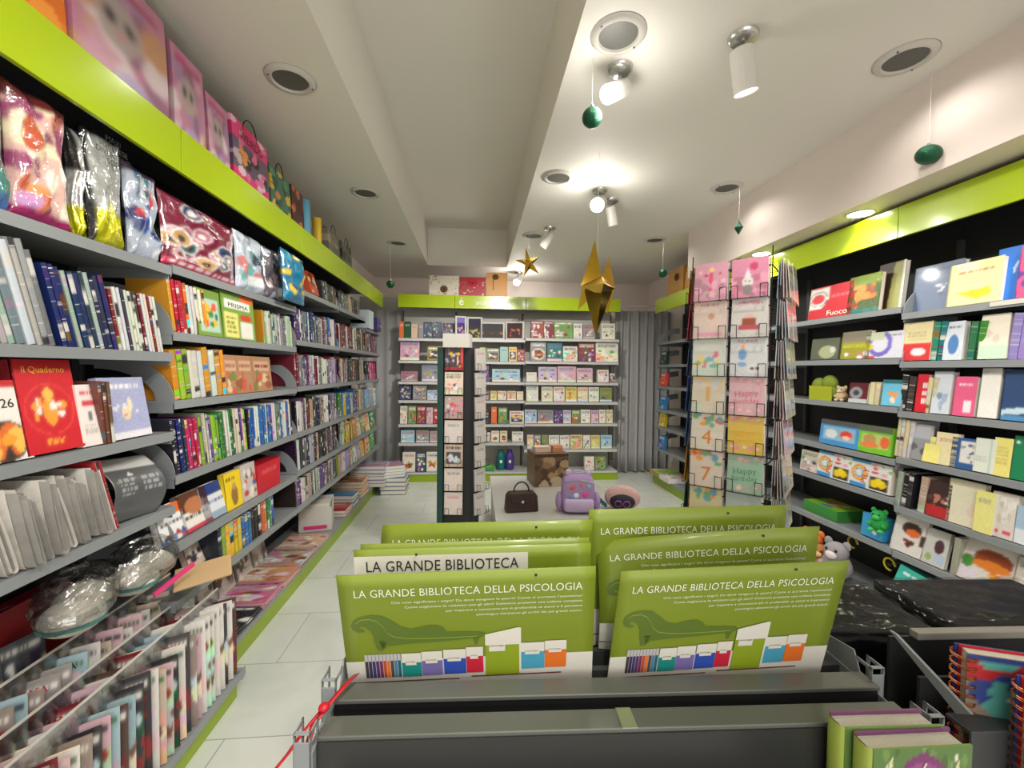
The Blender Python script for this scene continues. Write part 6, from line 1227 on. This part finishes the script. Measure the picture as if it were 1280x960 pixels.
# ------------------------------------------------------------------ signs
green = mat('sign_green', (124, 142, 40), .42, coat=.12); chaise = mat('sign_chaise_green', (92, 114, 42), .45); chl = mat('sign_line_green', (134, 160, 60), .45)
signw = mat('sign_white', (222, 220, 208), .45); ink = mat('sign_lettering', (232, 234, 214), .5)
def earclip_fan(pts): return [tuple(range(len(pts)))]
def sign(label, x, y, z0, w_, H, fmap, ox=0, full=True, lw=1.0, white=False, hole=.765):
    """fmap(u, v, off) -> local point; u 0..1 across, v 0 top .. 1 at the slot; local origin = bottom middle of the sheet"""
    t = thing('promotional_sign', label, 'sign', rw(x, y, z0), RKZ, 'green psychology library signs')
    def grid(u0, u1, v0, v1, off, nu=16, nv=10, back=False):
        vs = [fmap(u0+(u1-u0)*i/nu, v0+(v1-v0)*j/nv, off) for j in range(nv+1) for i in range(nu+1)]
        fs = [(j*(nu+1)+i, (j+1)*(nu+1)+i, (j+1)*(nu+1)+i+1, j*(nu+1)+i+1) for j in range(nv) for i in range(nu)]
        return vs, fs
    vs, fs = grid(0, 1, 0, 1.12, 0); o = ob('sheet', me_new('sheet', vs, fs, [green], smooth=True), t); s_ = o.modifiers.new('s', 'SOLIDIFY'); s_.thickness = .0018; s_.offset = -1
    def quad(name, u0, u1, v0, v1, m, off=.0006, nu=8, nv=2, slant=0):
        vs, fs = grid(u0, u1, v0, v1, off, nu, nv)
        if slant:
            vs = [fmap(u0+(u1-u0)*i/nu, (v0+(v1-v0)*j/nv)-(slant*(i/nu) if j == 0 else 0), off) for j in range(nv+1) for i in range(nu+1)]
        return ob(name, me_new(name, vs, fs, [m]), t)
    def txt(s, u0, u1, v, m, asp=1.0, off=.0012, h=None):
        g, f = text_geo(s, 1, 'LEFT', 1.04); xs = [p[0] for p in g]; a, b = min(xs), max(xs); k = (u1-u0)/(b-a); hv = (h/.72) if h else k*(w_/H)*asp
        return ob('lettering', me_new('lettering', [fmap(u0+(px-a)*k, v-py*hv, off) for px, py in g], f, [m]), t)
    def poly(name, pts, m, off=.0008):
        return ob(name, me_new(name, [fmap(u, v, off) for u, v in pts], [tuple(range(len(pts)))], [m]), t)
    MBh = MB(); hc = fmap(hole, .05, .002); MBh.ell(hc, (.0022, .0008, .0022), 8); MBh.ob('hole', dark_ink, t)
    if white:
        quad('white_panel', .0, .73, .06, .5, signw); txt('LA GRANDE BIBLIOTECA', .05, .69, .20, dark_ink, 1.2); quad('white_foot', 0, 1, .8, 1.1, signw); return t
    txt('LA GRANDE BIBLIOTECA DELLA PSICOLOGIA', .06, .95, .20, ink, 1.15)
    lines = [('Che cosa significano i sogni? Da dove vengono le paure? Come si accresce l\'autostima?', .20), ('Come migliorare le relazioni con gli altri? Comincia presente una collana completa', .25), ('per imparare a conoscere pi\u00f9 in profondit\u00e0 se stessi e il pensiero', .41), ('psicologico attraverso gli scritti dei pi\u00f9 grandi autori.', .53)]
    for k, (s, u0) in enumerate(lines): txt(s, u0, .95, .265+.046*k, ink, off=.001, h=.022)
    # chaise longue silhouette
    body = [(.10, .60), (.125, .56), (.128, .52), (.118, .48), (.10, .455), (.082, .45), (.072, .465), (.076, .485), (.088, .488), (.094, .50), (.084, .515), (.066, .512), (.052, .49), (.05, .455), (.062, .43), (.085, .42), (.06, .425), (.045, .455), (.045, .495), (.06, .525), (.04, .51), (.032, .46), (.042, .41)]; body = [(.12, .62), (.118, .56), (.108, .51), (.092, .475), (.074, .462), (.066, .475), (.074, .492), (.088, .498), (.084, .518), (.062, .52), (.042, .50), (.034, .455), (.045, .408), (.075, .375), (.12, .36), (.16, .372), (.195, .42), (.23, .48), (.27, .505), (.30, .49), (.34, .475), (.37, .478), (.395, .50), (.405, .53), (.41, .545), (.50, .55), (.55, .56), (.565, .58), (.55, .605), (.50, .62), (.40, .635), (.25, .645), (.17, .66), (.15, .70), (.13, .70)]; _old = [(.10, .60), (.125, .545), (.12, .50), (.10, .47), (.085, .46), (.10, .485), (.092, .52), (.07, .53), (.045, .51), (.035, .46), (.045, .41), (.075, .375), (.12, .36), (.16, .37), (.195, .42), (.23, .48), (.27, .505), (.30, .49), (.34, .475), (.37, .475), (.40, .51), (.41, .53), (.40, .545), (.50, .55), (.555, .565), (.56, .59), (.54, .61), (.40, .635), (.25, .645), (.17, .66), (.155, .70), (.135, .70)]
    nb = len(body); vs = [fmap(u, v, .0008) for u, v in body]
    import mathutils.geometry as mg
    tri = mg.tessellate_polygon([[Vector((u, v, 0)) for u, v in body]])
    ob('chaise_picture', me_new('chaise_picture', vs, [tuple(x) for x in tri], [chaise]), t)
    lp = [(.055, .43), (.075, .40), (.11, .395), (.14, .42), (.16, .47), (.175, .53), (.20, .57), (.25, .59), (.35, .598), (.53, .595)]
    lv = []; 
    for u, v in lp: lv += [fmap(u, v, .0012), fmap(u, v+.008, .0012)]
    ob('chaise_line', me_new('chaise_line', lv, [(2*i, 2*i+1, 2*i+3, 2*i+2) for i in range(len(lp)-1)], [chl]), t)
    for u in (.515, .145): poly('chaise_foot', [(u-.006, .605), (u+.026, .605), (u+.012, .68), (u+.004, .68)], chaise)
    quad('white_foot', 0, 1, .80, 1.1, signw, .0006, 8, 3)
    # row of books
    cs = [(70, 60, 60), (60, 56, 90), (60, 60, 110), (90, 50, 110), (120, 50, 90), (190, 80, 50), (220, 120, 50), (90, 70, 70), (70, 130, 160), (40, 100, 120)]
    for k, c in enumerate(cs):
        u = .075+k*.0145; quad('spine_picture', u, u+.0125, .735, .965, mat(f'sign_spine_{k}', c, .5), .0012, 1, 1, 0); quad('spine_head', u, u+.0125, .735, .80, mat('sign_spine_head', (190, 188, 190), .5), .0014, 1, 1)
    for k, (u0, u1, v0, c) in enumerate([(.222, .30, .735, (30, 138, 130)), (.302, .385, .725, (120, 108, 168)), (.39, .48, .715, (50, 80, 176)), (.482, .55, .70, (200, 36, 60)), (.705, .80, .68, (72, 160, 190)), (.802, .89, .67, (226, 116, 40))]):
        quad('cover_picture', u0, u1, v0, .965-.01*(k > 3)*1-.004*k, mat(f'sign_cover_{k}', c, .5), .0016, 2, 1); quad('cover_head', u0, u1, v0, v0+.09, signw, .0020, 2, 1); quad('cover_label', u0+.015, u1-.02, v0+.055, v0+.115, signw, .0022, 1, 1); txt('psicologia', u0+.018, u1-.024, v0+.085, dark_ink, off=.0026, h=.011)
    quad('large_cover_picture', .56, .697, .585, .985, mat('sign_cover_green', (140, 162, 34), .5), .0018, 3, 2, .06); quad('large_cover_head', .56, .697, .585, .69, signw, .0022, 3, 1, .06); quad('large_cover_label', .575, .64, .66, .75, signw, .0024, 1, 1); txt('psicologia', .58, .635, .70, dark_ink, off=.0028, h=.016); quad('page_edge', .697, .705, .53, .97, signw, .002, 1, 2)
    quad('red_line', .50, .87, .985, .995, mat('sign_dark_red', (110, 30, 40), .5), .0016, 4, 1); quad('brown_line', .0, .45, 1.0, 1.008, mat('sign_dark_red', (110, 30, 40), .5), .0016, 4, 1)
    return t
def flat_map(w_, H, lean, roll=0, skew=0):
    def f(u, v, off):
        x = (u-.5)*w_; h = H*(1-v); x += skew*h
        c, s = math.cos(roll), math.sin(roll); x, h = x*c-h*s, x*s+h*c
        return (x, -h*math.sin(lean)-off, h*math.cos(lean))
    return f
def droop_map(w_, H, lean, dz, side, curl):
    def f(u, v, off):
        x = (u-.5)*w_; q = (1-u) if side == 'L' else u
        h = H*(1-v); a = lean-curl*q*q*(1-v)
        return (x, -h*math.sin(a)-off+.02*q*q, h*math.cos(a)-dz*q**1.6*(1-v))
    return f
sign('front sign with chaise longue and book row, holed at the top, by the ribbon end', -.222, .085, .994, .40, .199, flat_map(.40, .199, .2, .030))
sign('front sign with chaise longue and book row, tilted beside the clear wrapped boxes', .190, .085, .994, .37, .202, flat_map(.37, .202, .2, .042, .08))
sign('middle sign with a white LA GRANDE BIBLIOTECA panel', -.217, .128, 1.005, .40, .197, flat_map(.40, .197, .1, .022), white=True, hole=.26)
o = sign('plain green sign sheet just behind the white panelled one', -.213, .142, 1.005, .395, .199, flat_map(.395, .199, .08, .024), white=True, hole=.5)
sign('bent middle sign rising to one corner between two others', .195, .135, 1.005, .375, .226, droop_map(.375, .228, .12, .056, 'L', .3), hole=.74)
sign('rearmost sign with a sagging corner nearest the magazine aisle', -.205, .185, 1.0, .40, .222, droop_map(.40, .226, .08, .030, 'L', .2), hole=.74)
sign('rearmost sign beside the card spinner', .185, .19, 1.0, .38, .244, flat_map(.38, .244, .05, .018), hole=.7)
# ------------------------------------------------------------------ neighbouring rack on the right
R3 = Vector((1.13, .56, 0)); n3 = thing('display_gondola', 'second grey display rack beside the signs with empty dark trays', 'display rack', R3, RKZ)
MB().box(-.40, .42, -.02, .015, .968, .975).box(-.40, .42, -.022, -.018, .80, .975).ob('front_lip', M['greyd'], n3, bevel=.0015)
MB().box(-.40, .42, .03, .46, .86, .87).ob('tray_floor', M['black'], n3)
MB().box(-.40, .42, .11, .115, .87, 1.034).ob('rear_board', M['black'], n3)
MB().box(-.36, .42, .098, .115, 1.034, 1.047).ob('rear_lip', mat('pale_shelf_lip', (150, 148, 140), .35, metal=.2), n3, bevel=.0015)
MB().box(-.40, .42, .055, .06, .9, 1.0).ob('divider', M['black'], n3)
mb = MB(); mb.add([(-.40, -.02, 1.0), (-.40, .1, 1.045), (-.40, .112, 1.045), (-.40, -.0, .985), (-.395, -.02, 1.0), (-.395, .1, 1.045), (-.395, .112, 1.045), (-.395, 0, .985)], [(0, 1, 2, 3), (7, 6, 5, 4), (0, 4, 5, 1), (1, 5, 6, 2), (2, 6, 7, 3), (3, 7, 4, 0)]); mb.ob('slanted_stay', M['grey'], n3)
MB().box(-.40, .42, .42, .46, .1, .86).box(-.40, .42, -.02, -.015, .1, .80).ob('body_panel', M['greyd'], n3)
MB().box(-.42, .44, -.04, .48, 0, .1).ob('plinth', M['limebase'], n3)
# black boxes in clear wrap
bm = mat('black_carton', (16, 17, 20), .6, spec=.15); 
for k, (x, y, w_, d, zt, rz, lab) in enumerate([(.81, .87, .26, .2, .985, -.1, 'black box in creased clear wrap beside the tilted sign'), (1.17, .87, .36, .2, .985, -.05, 'long black box in clear wrap at the frame edge')]):
    t = thing('wrapped_box', lab, 'wrapped box', (x, y, .872), rz, 'black boxes in clear wrap')
    MB().box(-w_/2, w_/2, -d/2, d/2, 0, zt-.872).ob('carton', bm, t, bevel=.006)
    rg = np.random.RandomState(3+k); n = 26; m_ = 16; vs = []; fs = []
    for j in range(m_+1):
        for i in range(n+1):
            s, q = i/n, j/m_; e = 1-max(abs(s-.5), abs(q-.5))*2
            vs.append(((s-.5)*w_*1.06, (q-.5)*d*1.08, zt-.872+.004+rg.rand()*.003*(e > .05)+.004*math.sin(s*17+q*9)*math.sin(q*13)+(-.03 if e < .01 else 0)))
    for j in range(m_):
        for i in range(n): fs.append((j*(n+1)+i, j*(n+1)+i+1, (j+1)*(n+1)+i+1, (j+1)*(n+1)+i))
    ob('film', me_new('film', vs, fs, [M['wrap']], smooth=True), t)
# ------------------------------------------------------------------ books and spiral notebooks at the bottom corner
def fantasy_book(loc, rz, k):
    P = Paint(60, 44, (96, 130, 70))
    P.blobs(0, 0, 1, 1, [(120, 150, 80), (80, 110, 60), (140, 160, 100)], 50, .03, 3).e(.5, .48, .36, .48, (130, 60, 115)).e(.5, .46, .32, .44, (160, 84, 140)).e(.5, .44, .22, .34, (186, 120, 166))
    for (x, y) in ((.08, .5), (.06, .2), (.93, .5), (.94, .25)): P.e(x, y, .035, .06, (206, 80, 90)).e(x+.005, y, .015, .03, (240, 160, 150))
    for (x, y) in ((.14, .85), (.18, .75), (.1, .7), (.86, .85), (.82, .75), (.9, .68), (.18, .9), (.84, .92)): P.e(x, y, .02, .035, (232, 228, 200)).e(x, y, .008, .014, (220, 190, 70))
    w_, t_, h = .135, .027, .19
    t = thing('fairy_book', ['front green floral fantasy book with a purple oval, bottom corner', 'second green floral fantasy book just behind the front one'][k], 'book', loc, rz, 'pair of green floral fantasy books')
    # cover with rounded spine on the left
    o = ob('front_cover', print_box('b', Paint(60, 44, (0, 0, 0)).__class__(60, 44, (96, 130, 70)) if k else P, None, (120, 150, 60)), t, (0, -t_/2, 0), (0, 0, 0), (w_, .003, h))
    if k == 0:
        for (x, sgn) in ((.15, 1), (.85, -1)):
            pts = [((x+sgn*(.05+.03*a*math.cos(a*3)))*w_-w_/2, -t_/2-.0035, (.78+.07*math.sin(a*3))*h) for a in [i/10 for i in range(14)]]; MB().tube(pts, .0005, 5).ob('scroll', ink, t)
        text_ob('lettering', 'Divina', 0, .72*h-.0, .036, mat('pale_gold_lettering', (226, 214, 170), .4), t, y=-t_/2-.003, align='CENTER')
        MB().cyl((-.003, -t_/2-.003, .84*h), (.003, -t_/2-.003, .9*h), .0008, n=6).ob('scroll', ink, t)
    MB().box(-w_/2, w_/2, t_/2-.0015, t_/2+.0015, 0, h).ob('back_cover', mat('purple_board', (120, 70, 110), .4), t)
    mb = MB(); n = 8; vs = []
    for i in range(n+1):
        a = PI/2+PI*i/n; vs += [(-w_/2+.006*math.cos(a)*1, (t_/2)*math.sin(a), 0), (-w_/2+.006*math.cos(a), (t_/2)*math.sin(a), h)]
    mb.add(vs, [(2*i, 2*i+2, 2*i+3, 2*i+1) for i in range(n)]); mb.ob('spine', mat('yellow_green_spine', (168, 186, 84), .4), t, smooth=True)
    for q, s in enumerate(['f', 'i', 'a', 'b']): pass
    MB().box(-w_/2+.002, w_/2-.004, -t_/2+.0015, t_/2-.0015, .002, h-.005).ob('page_block', mat('layered_pages', (206, 202, 186), .8, bump=.4, bscale=500), t)
BZ = .815
fantasy_book(rw(.362, -.086, BZ+.018), RKZ+.02, 0); fantasy_book(rw(.352, -.056, BZ+.02), RKZ, 1)
o = tag(MB().box(-.12, .12, -.1, .1, 0, .02).box(-.12, .12, -.1, -.097, .02, .05).ob('book_ledge', M['black'], None, rw(.39, -.12, BZ-.006), (0, 0, RKZ)), 'black ledge carrying the floral fantasy books', 'ledge')
def spiral(x, y, z, rz, w_, h, cols, label):
    t = thing('spiral_notebook', label, 'notebook', (x, y, z), rz, 'copper ring spiral notebooks')
    for k, (dy, c, nm) in enumerate([(-.012, cols[0], 'front_cover'), (.014, cols[1], 'back_cover')]):
        P = Paint(26, 34, c)
        if k == 0: P.r(.0, .0, 1, .8, cols[2]).blobs(.1, .3, .9, .98, [(50, 70, 140), (200, 90, 110), (90, 170, 160), (226, 220, 210), (170, 40, 50)], 16, .12, len(label)).r(0, .95, 1, 1, (40, 60, 120))
        ob(nm, print_box('b', P), t, (0, dy, 0), (0, 0, 0), (w_, .0025, h))
    MB().box(-w_/2+.008, w_/2-.002, -.009, .011, .002, h-.004).ob('page_block', M['pages'], t)
    MB().box(-w_/2+.004, w_/2-.001, .011, .0125, 0, h).ob('red_divider', M['red'], t)
    n = int(h/.014)
    mb = MB()
    for i in range(n):
        zc = .008+i*.014; pts = [(-w_/2+.004+.013*math.cos(a), .001+.019*math.sin(a), zc+.004*a/(2*PI)) for a in [2*PI*q/14 for q in range(15)]]; mb.tube(pts, .0009, 5); pts2 = [(p[0], p[1], p[2]+.003) for p in pts]; mb.tube(pts2, .0009, 5)
    mb.ob('wire_binding', M['copper'], t)
    return t
spiral(.837, .575, .878, -.35, .15, .19, ((190, 40, 44), (40, 60, 130), (150, 130, 110)), 'copper ringed notebook with red and blue cover, rear of two')
spiral(.862, .515, .87, -.3, .15, .19, ((180, 36, 40), (40, 70, 140), (190, 200, 190)), 'copper ringed notebook with pale green cover, nearer of two')

for (px, py, z, lab) in ((1112, 728, .35, 'small yellow ring toy next to the turquoise game box'), (1066, 702, .38, 'small yellow ring hanging near the soft toys')):
    u = RU(px, z, .1); t = thing('yellow_ring_toy', lab, 'toy', RW.w(u, .1, z), RW.rz); mb = MB(); mb.tube([(.035*math.cos(a), 0, .035*math.sin(a)) for a in [2*PI*q/20*.8 for q in range(21)]], .006, 8); mb.ob('ring', mat('toy_yellow', (230, 210, 50), .4), t); MB().ell((0, 0, 0), (.014, .01, .014), 8).ob('core', M['black'], t, smooth=True)
    MB().cyl((0, .02, 0), (0, .29, 0), .003, n=6).ob('peg', M['silver'], t)
